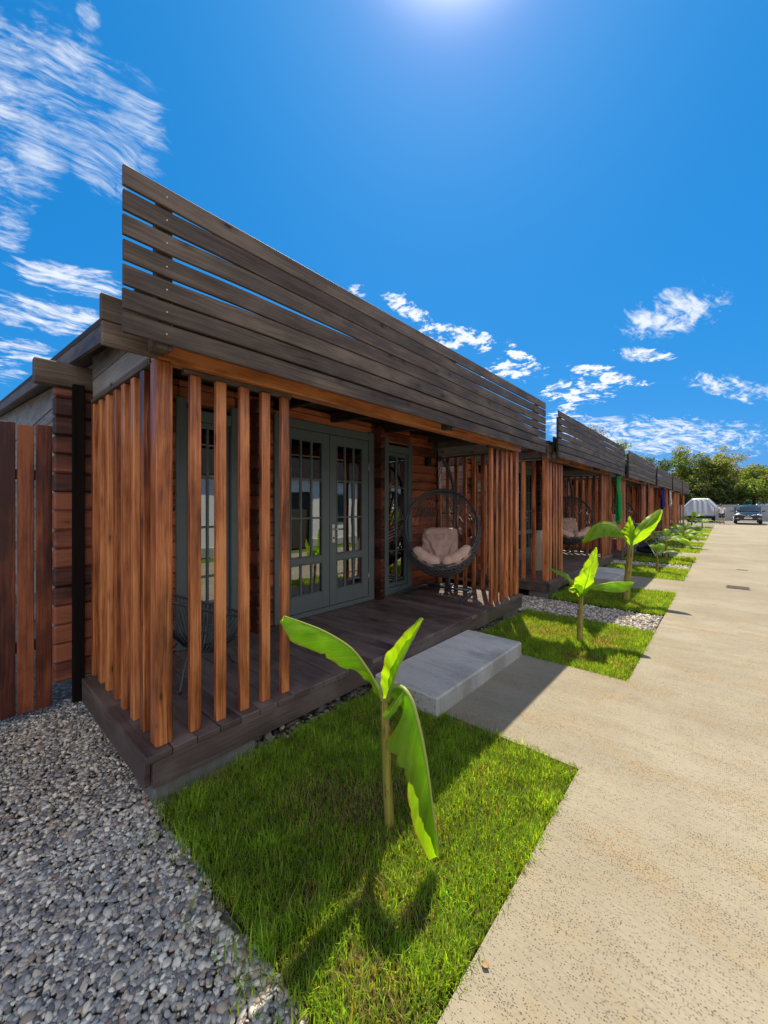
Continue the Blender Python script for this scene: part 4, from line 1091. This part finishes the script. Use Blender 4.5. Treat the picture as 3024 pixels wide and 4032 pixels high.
# ------------------------------------------------------------------ vehicles at the far end
def suv(x0, y0):
    e = empty('parked_car', (x0, y0, 0), 'dark blue off-road car parked facing down the road', 'car')
    # cross sections along the length: y from the nose (0) backward; half width / heights
    st = [(0.0, .70, .42, .74, .0), (.06, .84, .30, .88, .0), (.30, .90, .26, .98, 0), (.95, .92, .25, 1.06, 0), (1.15, .925, .25, 1.08, .02), (1.95, .93, .25, 1.10, 1), (2.6, .93, .25, 1.10, 1), (3.7, .925, .26, 1.10, 1), (4.35, .90, .28, 1.08, .9), (4.58, .84, .36, 1.0, .2)]
    rows = []
    for (y, hw, zb, zt, cab_) in st:
        row = []
        for (fx, fz) in ((-1, .12), (-1.0, .45), (-.99, .78), (-.93, .96), (-.6, 1.0), (0, 1.02), (.6, 1.0), (.93, .96), (.99, .78), (1.0, .45), (1, .12), (.8, 0), (0, -.02), (-.8, 0)):
            row.append((x0 + fx * hw, y0 + y, zb + (zt - zb) * fz))
        rows.append(row)
    s = MB(); b = s.grid(rows, True, 0, True, flip=True); s.fan([b + j for j in range(14)]); s.fan([b + 9 * 14 + j for j in range(14)][::-1])
    # cabin shell: pillars and roof
    gh = [(1.12, .84, 1.06), (1.75, .70, 1.58), (2.1, .67, 1.66), (3.2, .66, 1.67), (3.9, .64, 1.62), (4.4, .72, 1.08)]
    rows = []
    for (y, hw, z) in gh:
        zl = 1.04
        rows.append([(x0 - .88, y0 + y, zl), (x0 - (hw + .02), y0 + y, max(zl, z - .06)), (x0 - hw * .85, y0 + y, z), (x0, y0 + y, z + .025), (x0 + hw * .85, y0 + y, z), (x0 + hw + .02, y0 + y, max(zl, z - .06)), (x0 + .88, y0 + y, zl)])
    s.grid(rows, True, 0, flip=True)
    s.build('body', M['car'], e)
    g = MB()                                         # windscreen
    g.grid([[(x0 + q * (.76 - .14 * t), y0 + 1.10 + .56 * t - .03 * (1 - q * q), 1.09 + .46 * t + .012) for q in np.linspace(-1, 1, 9)] for t in np.linspace(.02, .97, 6)], True)
    o = g.build('windscreen', M['carglass'], e, normals=False); md = o.modifiers.new('thick', 'SOLIDIFY'); md.thickness = .02
    for sg in (-1, 1):
        g = MB(); g.poly_prism([(y0 + 1.55, 1.12), (y0 + 4.1, 1.12), (y0 + 3.85, 1.50), (y0 + 1.95, 1.52)], 0, x0 + sg * .80, x0 + sg * .895); g.build('side_window', M['carglass'], e)
        g = MB(); g.ball((x0 + sg * .70, y0 + .10, .80), (.20, .10, .085), 16, 10, f=lambda d: 1 - .18 * (d.x * sg > .2) * d.z); o = g.build('headlight', M['lampglass'], e)
        g = MB(); g.ball((x0 + sg * .70, y0 - .012, .46), (.10, .035, .04), 12, 8); g.build('fog_light', M['lampglass'], e)
        g = MB(); g.ball((x0 + sg * 1.05, y0 + 1.30, 1.12), (.12, .06, .075), 12, 8); g.tube([(x0 + sg * .88, y0 + 1.34, 1.06), (x0 + sg * 1.0, y0 + 1.32, 1.09)], .025, 6); g.build('wing_mirror', M['car'], e)
        g = MB(); g.tube(bez([(x0 + sg * .60, y0 + 2.0, 1.66), (x0 + sg * .62, y0 + 2.2, 1.72), (x0 + sg * .62, y0 + 3.4, 1.73), (x0 + sg * .6, y0 + 3.7, 1.66)], 4), .022, 8); g.build('roof_rail', M['chrome'], e)
        for yy in (.88, 3.62):
            g = MB(); a0, a1 = x0 + sg * .70, x0 + sg * .935
            g.tube([(a0, y0 + yy, .35), (a0 + sg * .02, y0 + yy, .35), (a1 - sg * .02, y0 + yy, .35), (a1, y0 + yy, .35)], [.33, .355, .355, .33], 24)
            w = g.build('wheel', M['rubber'], e); q = MB(); q.tube([(a1, y0 + yy, .35), (a1 + sg * .008, y0 + yy, .35)], .22, 20)
            for k in range(5): q.box(-.02, .02, -.22, .22, -.012, .012, M=Matrix.Translation((a1 + sg * .012, y0 + yy, .35)) @ Matrix.Rotation(k * 1.2566 / 2 * 2, 4, 'X'))
            q.build('rim', M['chrome'], w)
    g = MB(); g.poly_prism([(x0 - .52, .80), (x0 + .52, .80), (x0 + .40, .60), (x0 - .40, .60)], 1, y0 - .035, y0 + .05); o = g.build('grille', M['black'], e)
    q = MB(); q.tube(bez([(x0 - .50, y0 - .045, .795), (x0 - .25, y0 - .05, .75), (x0 - .13, y0 - .055, .66), (x0, y0 - .06, .63), (x0 + .13, y0 - .055, .66), (x0 + .25, y0 - .05, .75), (x0 + .50, y0 - .045, .795)], 5), .024, 8)
    q.ball((x0, y0 - .06, .74), (.06, .02, .045), 12, 8); q.build('chrome_trim', M['chrome'], o)
    g = MB(); g.poly_prism([(x0 - .8, .24), (x0 + .8, .24), (x0 + .74, .42), (x0 - .74, .42)], 1, y0 - .04, y0 + .2); o = g.build('bumper', M['black'], e)
    g = MB(); g.box(x0 - .26, x0 + .26, y0 - .062, y0 - .042, .44, .56, b=.004); g.build('number_plate', M['plate'], e)
    g = MB(); g.box(x0 - .55, x0 + .55, y0 - .05, y0 - .042, .25, .32, b=.004); g.build('skid_plate', M['chrome'], e)
suv(1.48, 46.9)

def covered(x0, y0):
    e = empty('covered_vehicle', (x0, y0, 0), 'large vehicle under a silver tarpaulin beside the last cabin', 'covered vehicle')
    prof = [(-1.32, .62), (-1.34, 1.25), (-1.28, 1.58), (-.72, 2.24), (-.60, 2.30), (.0, 2.32), (.55, 2.30), (.70, 2.24), (1.22, 1.62), (1.34, 1.35), (1.32, .62)]
    prof = [(p.x, p.y) for p in bez([(a, b, 0) for a, b in prof], 7)]; n = len(prof); rows = []
    for (yy, k, dz) in ((-.06, .80, -.10), (0, .94, -.03), (.15, 1, 0), (.9, 1.01, .02), (1.9, .98, -.03), (2.8, 1.0, .02), (4.0, .99, 0), (4.6, .95, -.05), (4.75, .8, -.14)):
        row = []
        for j, (a, b) in enumerate(prof):
            w = .035 * math.sin(j * 1.35 + yy * .7) + .03 * mnoise.noise(Vector((j * .5, yy * 2, 3)))
            low = max(0, (1.9 - b)) * .6
            row.append((x0 + a * k + w * low, y0 + yy + .05 * math.sin(j * 1.9) * (yy < .1) * low, .55 + (b - .55) * (1 + dz) + (.04 * math.sin(j * .9 + yy) if b < .7 else 0)))
        rows.append(row)
    s = MB(); b = s.grid(rows, True)
    # gathered front sheet
    P = []
    for i in range(13):
        t = i / 12; row = []
        for j, (p) in enumerate(rows[0]):
            cx = x0; q = p[0] - cx
            zz = .55 + (p[2] - .55) * (1 - t); row.append((cx + q * (1 - .25 * t) if False else cx + q, y0 - .06 - .08 * math.sin(PI * t * .5) + .055 * math.sin(q * 11 + 2.2 * math.sin(q * 3)) * math.sin(PI * min(t + .15, 1)), zz))
        P.append(row)
    s.grid(P, True); P2 = [[(p[0], 2 * y0 + 4.69 - p[1], p[2]) for p in row] for row in P]; s.grid(P2, True)
    o = s.build('tarpaulin', M['cover'], e, normals=True)
    md = o.modifiers.new('thick', 'SOLIDIFY'); md.thickness = .012
    for sx in (-1.0, 1.0):
        for yy in (.7, 3.6):
            g = MB(); g.tube([(x0 + sx - .12, y0 + yy, .34), (x0 + sx - .10, y0 + yy, .34), (x0 + sx + .10, y0 + yy, .34), (x0 + sx + .12, y0 + yy, .34)], [.31, .34, .34, .31], 20); g.build('wheel', M['rubber'], e)
    g = MB(); g.box(x0 - 1.1, x0 + 1.1, y0 + .1, y0 + 4.4, .32, .56, b=.05); g.build('chassis', M['black'], e)
covered(-1.95, 50.6)

# ------------------------------------------------------------------ the person
def person(px, py):
    e = empty('person', (px, py, 0), 'person in a white printed shirt and dark shorts walking by the covered vehicle', 'person')
    # y+ is away from the viewer; back to the viewer, head turned down and left
    J = {'pelvis': (0, 0, .90), 'waist': (0, .0, 1.05), 'chest': (-.01, .01, 1.26), 'neck0': (-.015, .02, 1.42), 'neck': (-.03, .035, 1.49), 'h0': (-.045, .05, 1.56), 'h1': (-.055, .055, 1.635), 'h2': (-.055, .05, 1.70),
         'shl': (-.17, .01, 1.38), 'ell': (-.235, -.02, 1.11), 'wrl': (-.25, .07, .88), 'shr': (.15, .01, 1.38), 'elr': (.22, -.03, 1.10), 'wrr': (.20, .06, .87),
         'hil': (-.09, 0, .86), 'knl': (-.12, .05, .48), 'anl': (-.11, -.03, .09), 'tol': (-.12, .13, .035), 'hir': (.09, 0, .86), 'knr': (.12, .02, .48), 'anr': (.16, -.06, .09), 'tor': (.17, .10, .035)}
    Rr = {'pelvis': .135, 'waist': .125, 'chest': .145, 'neck0': .075, 'neck': .055, 'h0': .07, 'h1': .092, 'h2': .07, 'shl': .062, 'ell': .042, 'wrl': .03, 'shr': .062, 'elr': .042, 'wrr': .03, 'hil': .095, 'knl': .06, 'anl': .04, 'tol': .035, 'hir': .095, 'knr': .06, 'anr': .04, 'tor': .035}
    Ed = [('pelvis', 'waist'), ('waist', 'chest'), ('chest', 'neck0'), ('neck0', 'neck'), ('neck', 'h0'), ('h0', 'h1'), ('h1', 'h2'), ('neck0', 'shl'), ('shl', 'ell'), ('ell', 'wrl'), ('neck0', 'shr'), ('shr', 'elr'), ('elr', 'wrr'),
          ('pelvis', 'hil'), ('hil', 'knl'), ('knl', 'anl'), ('anl', 'tol'), ('pelvis', 'hir'), ('hir', 'knr'), ('knr', 'anr'), ('anr', 'tor')]
    for sfx, wr, sg in (('l', 'wrl', -1), ('r', 'wrr', 1)):
        w = Vector(J[wr]); J['pa' + sfx] = tuple(w + Vector((0, .02, -.08))); Rr['pa' + sfx] = .03; Ed.append((wr, 'pa' + sfx))
        for k in range(4):
            J[f'f{k}{sfx}'] = tuple(w + Vector((sg * .004, .055 - .022 * k, -.12))); J[f'g{k}{sfx}'] = tuple(w + Vector((-sg * .012, .06 - .02 * k, -.165 + .008 * abs(k - 1)))); Rr[f'f{k}{sfx}'] = Rr[f'g{k}{sfx}'] = .009
            Ed += [('pa' + sfx, f'f{k}{sfx}'), (f'f{k}{sfx}', f'g{k}{sfx}')]
        J['t' + sfx] = tuple(w + Vector((-sg * .02, .07, -.075))); Rr['t' + sfx] = .011; Ed.append(('pa' + sfx, 't' + sfx))
    def skin(name, keys, edges, m, grow=0, sub=2, root='pelvis', rmap=None):
        me = bpy.data.meshes.new(name); ids = {k: i for i, k in enumerate(keys)}
        me.from_pydata([J[k] for k in keys], [(ids[a], ids[b]) for a, b in edges], []); o = bpy.data.objects.new(name, me); col.objects.link(o)
        o.modifiers.new('skin', 'SKIN'); sv = me.skin_vertices[0].data
        for k, i in ids.items():
            r = (rmap or Rr).get(k, Rr.get(k, .05)) + grow; sv[i].radius = (r, r * (.78 if k in ('pelvis', 'waist', 'chest') else 1)); sv[i].use_root = (k == root)
        mm = o.modifiers.new('sub', 'SUBSURF'); mm.levels = sub; mm.render_levels = sub
        bpy.context.view_layer.update()
        m2 = bpy.data.meshes.new_from_object(o.evaluated_get(bpy.context.evaluated_depsgraph_get())); bpy.data.objects.remove(o); m2.name = name
        m2.materials.clear(); m2.materials.append(m); m2.polygons.foreach_set('use_smooth', [True] * len(m2.polygons))
        q = bpy.data.objects.new(name, m2); col.objects.link(q); q.parent = e; return q
    skin('body', list(J), Ed, M['skin'])
    J.update({'sl': tuple(Vector(J['shl']).lerp(Vector(J['ell']), .62)), 'sr': tuple(Vector(J['shr']).lerp(Vector(J['elr']), .62)), 'hem': (0, 0, .86)})
    Rr.update({'sl': .058, 'sr': .058, 'hem': .135})
    skin('shirt', ['hem', 'pelvis', 'waist', 'chest', 'neck0', 'shl', 'sl', 'shr', 'sr'], [('hem', 'pelvis'), ('pelvis', 'waist'), ('waist', 'chest'), ('chest', 'neck0'), ('neck0', 'shl'), ('shl', 'sl'), ('neck0', 'shr'), ('shr', 'sr')], M['shirt'], .022, 2, 'pelvis')
    J.update({'kl': tuple(Vector(J['hil']).lerp(Vector(J['knl']), .85)), 'kr': tuple(Vector(J['hir']).lerp(Vector(J['knr']), .85))}); Rr.update({'kl': .075, 'kr': .075})
    skin('shorts', ['pelvis', 'hil', 'kl', 'hir', 'kr'], [('pelvis', 'hil'), ('hil', 'kl'), ('pelvis', 'hir'), ('hir', 'kr')], M['shorts'], .024, 2, 'pelvis')
    for sg, a, t in ((-1, 'anl', 'tol'), (1, 'anr', 'tor')):
        s = MB(); A, T = Vector(J[a]), Vector(J[t]); c_ = (A + T) / 2; s.ball((px + c_.x, py + c_.y, .042), (.052, .135, .042), 12, 8); s.build('shoe', M['shoe'], e)
    s = MB(); h = Vector(J['h1']); s.ball((px + h.x, py + h.y - .012, h.z + .035), (.097, .105, .088), 16, 10, f=lambda d: 1 + .04 * mnoise.noise(d * 5)); s.build('hair', M['hair'], e)
    s = MB(); s.ball((px + h.x - .02, py + h.y + .10, h.z - .01), (.016, .022, .022), 8, 6); s.ball((px + h.x - .1, py + h.y, h.z - .01), (.012, .02, .03), 8, 6); s.ball((px + h.x + .09, py + h.y, h.z - .01), (.012, .02, .03), 8, 6); s.build('face_features', M['skin'], e)
person(-.27, 44.5)

# ------------------------------------------------------------------ far wall and trees
wl = empty('boundary_wall', (3, 58, 0), 'low grey concrete wall behind the parked car', 'wall')
s = MB(); s.box(-14, 26, 58, 58.2, -.1, 1.58, b=.02); s.build('wall_panel', M['farwall'], wl)
s = MB(); s.box(-14, 26, 57.96, 58.24, 1.582, 1.68, b=.02); s.build('coping', M['farwall'], wl)

def tree(name, x, y, h, rad, label, cat='tree', group=None, leaves=6000, size=.26, base=(.05, .085, .02), crown0=.25, airy=0., blobs=26, trunk_r=.16, stretch=1.0):
    e = empty(name, (x, y, 0), label, cat, group)
    rg = np.random.default_rng(int(abs(x * 97 + y * 13)) + 5)
    ctr = []
    zc, hz = h * (1 + crown0) / 2, h * (1 - crown0) / 2
    for k in range(blobs):
        d = rg.normal(0, 1, 3); d /= np.linalg.norm(d); q = rg.uniform(.35, .86) if k else 0
        c = np.array([x + d[0] * rad * q * stretch, y + d[1] * rad * q, zc + d[2] * hz * q]); br = rad * rg.uniform(.22, .42)
        ctr.append((c, br))
    s = MB(); top = Vector((x, y, h * .72)); s.tube(bez([(x, y, -.1), (x + .15, y, h * .25), (x - .1, y, h * .5), top], 5), [trunk_r * (1 - .8 * k / 15) for k in range(16)], 9)
    for c, br in ctr[::2]:
        z0 = rg.uniform(.25, .6) * h; s.tube(bez([(x, y, z0), ((x + c[0]) / 2, (y + c[1]) / 2, (z0 + c[2]) / 2 + .2), tuple(c)], 4), [trunk_r * .45 * (1 - .85 * k / 8) for k in range(9)], 6)
    s.build('trunk', M['bark'], e)
    wts = np.array([b ** 2 for _, b in ctr]); wts /= wts.sum(); pick = rg.choice(len(ctr), leaves, p=wts)
    C = np.array([c for c, _ in ctr])[pick]; B = np.array([b for _, b in ctr])[pick]
    d = rg.normal(0, 1, (leaves, 3)); d /= np.linalg.norm(d, axis=1)[:, None]
    r = B * (rg.uniform(.55, 1.12, leaves) if airy < .5 else rg.uniform(.2, 1.25, leaves)); P = C + d * r[:, None] * np.array([1, 1, .85])
    P[:, 2] = np.maximum(P[:, 2], .15)
    nrm = d * .55 + rg.normal(0, .6, (leaves, 3)) + np.array([0, 0, .35]); nrm /= np.linalg.norm(nrm, axis=1)[:, None]
    a = rg.normal(0, 1, (leaves, 3)); t = np.cross(nrm, a); t /= np.linalg.norm(t, axis=1)[:, None]; b = np.cross(nrm, t)
    sz = size * rg.uniform(.55, 1.35, leaves)[:, None]
    # each leaf spray: five-sided pointed shape, slightly cupped
    V = np.stack([P - t * sz * .5, P - t * sz * .1 + b * sz * .30 + nrm * sz * .06, P + t * sz * .55, P - t * sz * .05 - b * sz * .28 + nrm * sz * .06], 1).reshape(-1, 3)
    F = np.arange(leaves)[:, None] * 4 + np.array([[0, 1, 2, 3]])
    cl = np.array([rg.uniform(.75, 1.3) for _ in ctr])[pick]; hue = np.array([rg.uniform(.85, 1.35) for _ in ctr])[pick]
    c = np.array(base) * (cl * rg.uniform(.65, 1.4, leaves))[:, None]; c[:, 0] *= hue
    loc = Vector((x, y, 0))
    o = np_mesh('crown', V - np.array([x, y, 0]), [F], M['treeleaf'], np.repeat(c, 4, 0), False); o.parent = e
    return e
tg1 = 'trees beyond the end of the road'
dk, md_, lt, br = (.07, .11, .03), (.115, .165, .035), (.17, .2, .09), (.15, .23, .035)
tree('leafy_tree', -7.6, 63, 8.3, 2.6, 'dark green tree just above the last cabin roof', group=tg1, base=dk, leaves=6500)
tree('leafy_tree', -4.6, 65, 9.3, 3.0, 'broad olive green tree above the covered vehicle', group=tg1, base=md_, leaves=8000)
tree('leafy_tree', -1.9, 63, 8.6, 2.7, 'full green tree above the walking person', group=tg1, base=md_, leaves=7500)
tree('pale_tree', -.2, 70, 10.2, 2.3, 'tall pale airy tree, its thin top against the sky', group=tg1, base=lt, leaves=4200, airy=1, size=.22)
tree('bushy_tree', .4, 61.5, 5.4, 2.3, 'low dark bushy tree behind the wall left of the car', group=tg1, base=dk, leaves=6000, crown0=.05)
tree('bushy_tree', 2.4, 63, 6.3, 2.9, 'bright green rounded tree straight behind the parked car', group=tg1, base=br, leaves=9000, crown0=.02)
tree('bushy_tree', 5.4, 64, 6.6, 3.2, 'bright green rounded tree at the right edge behind the car', group=tg1, base=br, leaves=9000, crown0=.02)
tree('bushy_tree', 9.2, 66, 6.8, 3.4, 'bright green tree farthest right, partly out of frame', group=tg1, base=br, leaves=6000, crown0=.02)
tree('leafy_tree', 1.3, 82, 8.4, 2.0, 'dark distant tree top above the bright bush, left one', group=tg1, base=(.07, .095, .04), leaves=3500)
tree('leafy_tree', 3.4, 84, 8.9, 2.6, 'dark distant tree top above the bright bush, middle one', group=tg1, base=(.07, .095, .04), leaves=4000)
tree('leafy_tree', 6.6, 84, 9.2, 2.8, 'dark distant tree top above the bright bush, right one', group=tg1, base=(.07, .095, .04), leaves=4000)
tree('leafy_tree', -5.2, 60.8, 5.0, 2.6, 'low dark tree filling in behind the covered vehicle', group=tg1, base=dk, leaves=6500, crown0=.05)
tree('leafy_tree', -2.2, 60.8, 4.6, 2.3, 'low dark tree behind the person and wall', group=tg1, base=dk, leaves=6000, crown0=.05)
tree('leafy_tree', -10.5, 62, 8.0, 3.0, 'dark tree mostly hidden behind the last cabins', group=tg1, base=dk, leaves=5000)
tg2 = 'feathery trees behind the cabins'
tree('feathery_tree', -11.0, 44, 11.0, 2.3, 'feathery pale tree top above the second parapet', group=tg2, base=lt, leaves=3200, airy=1, size=.24)
tree('feathery_tree', -8.0, 46.5, 9.3, 2.1, 'feathery green tree top above the third parapet', group=tg2, base=(.13, .18, .05), leaves=3600, airy=1, size=.24)

# ---- white cottages across the road, seen in the door glass
wg = 'white cottages across the road'
def cottage(y0, label):
    e = empty('white_cottage', (6.2, y0 + 2.4, 0), label, 'cottage', wg)
    s = MB(); s.box(4.4, 9.0, y0, y0 + 1.5, 0, 2.615, b=.01); s.box(4.4, 9.0, y0 + 2.55, y0 + 5.2, 0, 2.615, b=.01); s.box(4.45, 9.0, y0 + 1.5, y0 + 2.55, 2.15, 2.615, b=.005); s.build('wall', M['white'], e)
    s = MB(); s.box(4.52, 4.6, y0 + 1.502, y0 + 2.548, .02, 2.148); s.build('door', M['inside'], e)
    s = MB(); s.box(4.37, 4.398, y0 + 3.3, y0 + 4.4, .9, 2.1); o = s.build('window', M['frame'], e)
    s = MB(); s.box(4.355, 4.369, y0 + 3.37, y0 + 4.33, .97, 2.03, b=.001); s.build('pane', M['carglass'], o)
    s = MB(); s.box(4.2, 9.3, y0 - .3, y0 + 5.5, 2.62, 3.75, b=.02); s.build('roof', M['soffit'], e)
    s = MB(); s.box(4.36, 4.399, y0, y0 + 1.498, 0, .3, b=.01); s.box(4.36, 4.399, y0 + 2.552, y0 + 5.2, 0, .3, b=.01); s.build('plinth', M['step'], e)
for k, nm in enumerate(('white cottage with a flat dark roof opposite the nearest cabin', 'white cottage with a flat dark roof opposite the second cabin', 'white cottage with a flat dark roof opposite the third cabin', 'white cottage with a flat dark roof opposite the fourth cabin')):
    cottage(.6 + 6.4 * k, nm)
sheet('verge', 3.36, 4.35, -5, 28, -.02, M['meadow'], thick=.1)

# ------------------------------------------------------------------ light
SD = Vector((-.508, .885, 1.79)).normalized(); EL = math.asin(SD.z); AZ = math.atan2(SD.x, SD.y)
sun = bpy.data.lights.new('sun', 'SUN'); so = bpy.data.objects.new('sun', sun); col.objects.link(so)
so.rotation_euler = SD.to_track_quat('Z', 'Y').to_euler(); sun.energy = 4.8; sun.angle = math.radians(.5); sun.color = (1, .87, .65)

w = bpy.data.worlds.new('World'); sc.world = w; w.use_nodes = True; nt = w.node_tree; nt.nodes.clear(); n = N(nt)
sky = n.node('ShaderNodeTexSky', sky_type='NISHITA'); sky.sun_disc = False; sky.sun_elevation = EL; sky.sun_rotation = AZ
sky.air_density = 1.0; sky.dust_density = .7; sky.ozone_density = 2.0
gen = n.node('ShaderNodeTexCoord').outputs['Generated']
dirn = n.vmath('NORMALIZE', gen)
sep = n.node('ShaderNodeSeparateXYZ'); n.link(dirn, sep.inputs[0])
az = n.math('MULTIPLY', n.math('ARCTAN2', sep.outputs[0], sep.outputs[1]), 180 / PI)      # 0 = along the row, + to the right
el = n.math('MULTIPLY', n.math('ARCSINE', sep.outputs[2]), 180 / PI)
zc = n.math('ADD', sep.outputs[2], .10)
px = n.math('DIVIDE', sep.outputs[0], zc); py = n.math('DIVIDE', sep.outputs[1], zc)
pv = n.node('ShaderNodeCombineXYZ'); n.link(px, pv.inputs[0]); n.link(py, pv.inputs[1])
def azel(u, v):
    p = at(u * 1.8228, v * 1.8228, 1) - Vector((0, 0, CAM_H)); return math.degrees(math.atan2(p.x, p.y)), math.degrees(math.asin(p.normalized().z))
def cloud(x0, y0, x1, y1, wd):
    """an elongated cloud bank between two measured sky directions: 0..1 mask"""
    a0, e0 = azel(x0, y0); a1, e1 = azel(x1, y1); ca, ce = (a0 + a1) / 2, (e0 + e1) / 2
    k = math.cos(math.radians(ce)); dx, dy = (a1 - a0) * k, e1 - e0; L_ = math.hypot(dx, dy) / 2; th = math.atan2(dy, dx)
    X = n.math('MULTIPLY', n.math('SUBTRACT', az, ca), k); Y = n.math('SUBTRACT', el, ce)
    U = n.math('DIVIDE', n.math('ADD', n.math('MULTIPLY', X, math.cos(th)), n.math('MULTIPLY', Y, math.sin(th))), L_)
    V_ = n.math('DIVIDE', n.math('SUBTRACT', n.math('MULTIPLY', Y, math.cos(th)), n.math('MULTIPLY', X, math.sin(th))), wd)
    r = n.math('ADD', n.math('MULTIPLY', U, U), n.math('MULTIPLY', V_, V_))
    return n.sstep(r, .05, 1.9, 1, 0)
def union(L_):
    o = L_[0]
    for q in L_[1:]: o = n.math('MAXIMUM', o, q)
    return o
wisp = union([cloud(-60, 120, 330, 270, 4.6), cloud(170, 225, 360, 360, 5.2), cloud(-30, 285, 120, 420, 5), cloud(150, 340, 290, 385, 2.2), cloud(165, 5, 215, 60, .9), cloud(-20, 470, 60, 530, 2), cloud(-80, 150, 60, 220, 6)])
flat = union([cloud(1345, 700, 1560, 650, 2.6), cloud(-40, 655, 235, 700, 1.9), cloud(20, 570, 260, 620, 1.6), cloud(-40, 740, 120, 770, 1.2), cloud(-40, 795, 60, 812, 1.2), cloud(1180, 930, 1680, 950, 2.4), cloud(1480, 815, 1680, 860, 1.1), cloud(1330, 762, 1440, 770, .8)])
puff = union([cloud(740, 622, 800, 630, .7), cloud(830, 640, 930, 690, 1.3), cloud(880, 712, 1080, 740, 1.5), cloud(1030, 800, 1180, 800, 1.4), cloud(1080, 740, 1160, 785, .9), cloud(1170, 850, 1340, 835, 1.8), cloud(1180, 880, 1260, 930, 2.0), cloud(1335, 762, 1470, 768, .7), cloud(1220, 790, 1400, 830, 1.0)])
def pxy(u, v):
    p = at(u * 1.8228, v * 1.8228, 1) - Vector((0, 0, CAM_H)); p.normalize(); return p.x / (p.z + .1), p.y / (p.z + .1)
q0, q1 = pxy(0, 110), pxy(350, 290); wang = math.atan2(q1[1] - q0[1], q1[0] - q0[0])
P_ = pv.outputs[0]
rotw = n.map(P_, (1, 1, 1), rot=(0, 0, -wang))
warp = n.node('ShaderNodeTexNoise'); n.link(P_, warp.inputs['Vector']); warp.inputs['Scale'].default_value = 2.2; warp.inputs['Detail'].default_value = 3
off = n.vmath('MULTIPLY', n.vmath('SUBTRACT', warp.outputs['Color'], (.5, .5, .5)), (.35, .35, 0))
rotw = n.vmath('ADD', rotw, off)
str1 = n.noise(n.map(rotw, (9, 26, 1)), 1, 6, .6, .5); fine = n.noise(n.map(rotw, (38, 70, 1)), 1, 4, .6, .5); lump = n.noise(n.vmath('ADD', P_, off), 5.5, 5, .6)
def c5(x, k): return n.math('MULTIPLY', n.math('SUBTRACT', x, .5), k)
wsum = n.math('ADD', n.math('ADD', c5(str1, 2.3), c5(fine, 1.6)), n.math('ADD', c5(lump, 2.2), n.math('MULTIPLY', wisp, 1.0)))
wc = n.math('MULTIPLY', n.sstep(wsum, .45, 2.0), n.sstep(wisp, 0, .6))
f1 = n.noise(n.map(rotw, (5, 12, 1)), 1, 7, .64, .2); f2 = n.noise(n.map(rotw, (18, 30, 1)), 1, 5, .6)
fl = n.math('MULTIPLY', n.sstep(n.math('ADD', n.math('ADD', c5(f1, 3.6), c5(f2, 1.6)), flat), .45, 1.55), n.sstep(flat, 0, .3))
p1 = n.noise(n.vmath('ADD', P_, off), 9.5, 6, .62, .2); p2 = n.noise(P_, 30, 4, .6)
pf = n.math('MULTIPLY', n.sstep(n.math('ADD', n.math('ADD', c5(p1, 4.2), c5(p2, 1.8)), puff), .62, 1.3), n.sstep(puff, 0, .25))
cl = n.math('MINIMUM', n.math('MAXIMUM', n.math('MAXIMUM', n.math('MULTIPLY', wc, .66), n.math('MULTIPLY', fl, .85)), n.math('MULTIPLY', pf, .95)), 1.0)
# unseen bright cloud behind the viewer, added as fill light for the shaded fronts
back = n.math('MULTIPLY', n.sstep(n.vmath('DOT_PRODUCT', dirn, Vector((.86, -.42, .28)).normalized()), .05, .75), n.sstep(el, -2, 8))
bk_fill = n.math('MULTIPLY', back, n.sstep(n.noise(P_, 1.1, 6, .6, .3), .32, .62))
sc3 = n.node('ShaderNodeSeparateColor'); n.link(sky.outputs[0], sc3.inputs[0])
def tone_(c, a, k): return n.math('DIVIDE', n.math('MULTIPLY', c, a), n.math('ADD', 1.0, n.math('MULTIPLY', c, 1.0 / k)))
cc3 = n.node('ShaderNodeCombineColor')
n.link(n.math('MULTIPLY', n.math('POWER', sc3.outputs[0], 1.72), .0275), cc3.inputs[0]); n.link(tone_(sc3.outputs[1], .645, 4.3), cc3.inputs[1]); n.link(tone_(sc3.outputs[2], 1.27, 4.75), cc3.inputs[2])
ccol = n.mix(cl, cc3.outputs[0], (4.3, 4.5, 4.8))
ccol = n.mix(bk_fill, ccol, (7.9, 7.4, 6.9))
aur = n.math('MULTIPLY', n.math('POWER', n.math('MAXIMUM', n.vmath('DOT_PRODUCT', dirn, SD), 0.0), 260.0), 24.0)     # bright haze close round the sun
av = n.node('ShaderNodeCombineColor')
for k_ in range(3): n.link(n.math('MULTIPLY', aur, (1.0, .95, .85)[k_]), av.inputs[k_])
ccol = n.mix(1.0, ccol, av.outputs[0], 'ADD')
bgd = n.node('ShaderNodeBackground'); n.link(ccol, bgd.inputs[0]); bgd.inputs[1].default_value = .13
wo = n.node('ShaderNodeOutputWorld'); n.link(bgd.outputs[0], wo.inputs[0])

sc.view_settings.view_transform = 'Standard'; sc.view_settings.look = 'None'; sc.view_settings.gamma = 1
sc.view_settings.exposure = .84
sc.cycles.max_bounces = 8; sc.cycles.diffuse_bounces = 4; sc.cycles.glossy_bounces = 4; sc.cycles.transparent_max_bounces = 12; sc.cycles.transmission_bounces = 4
sc.cycles.use_denoising = True
sc.cycles.sample_clamp_indirect = 8
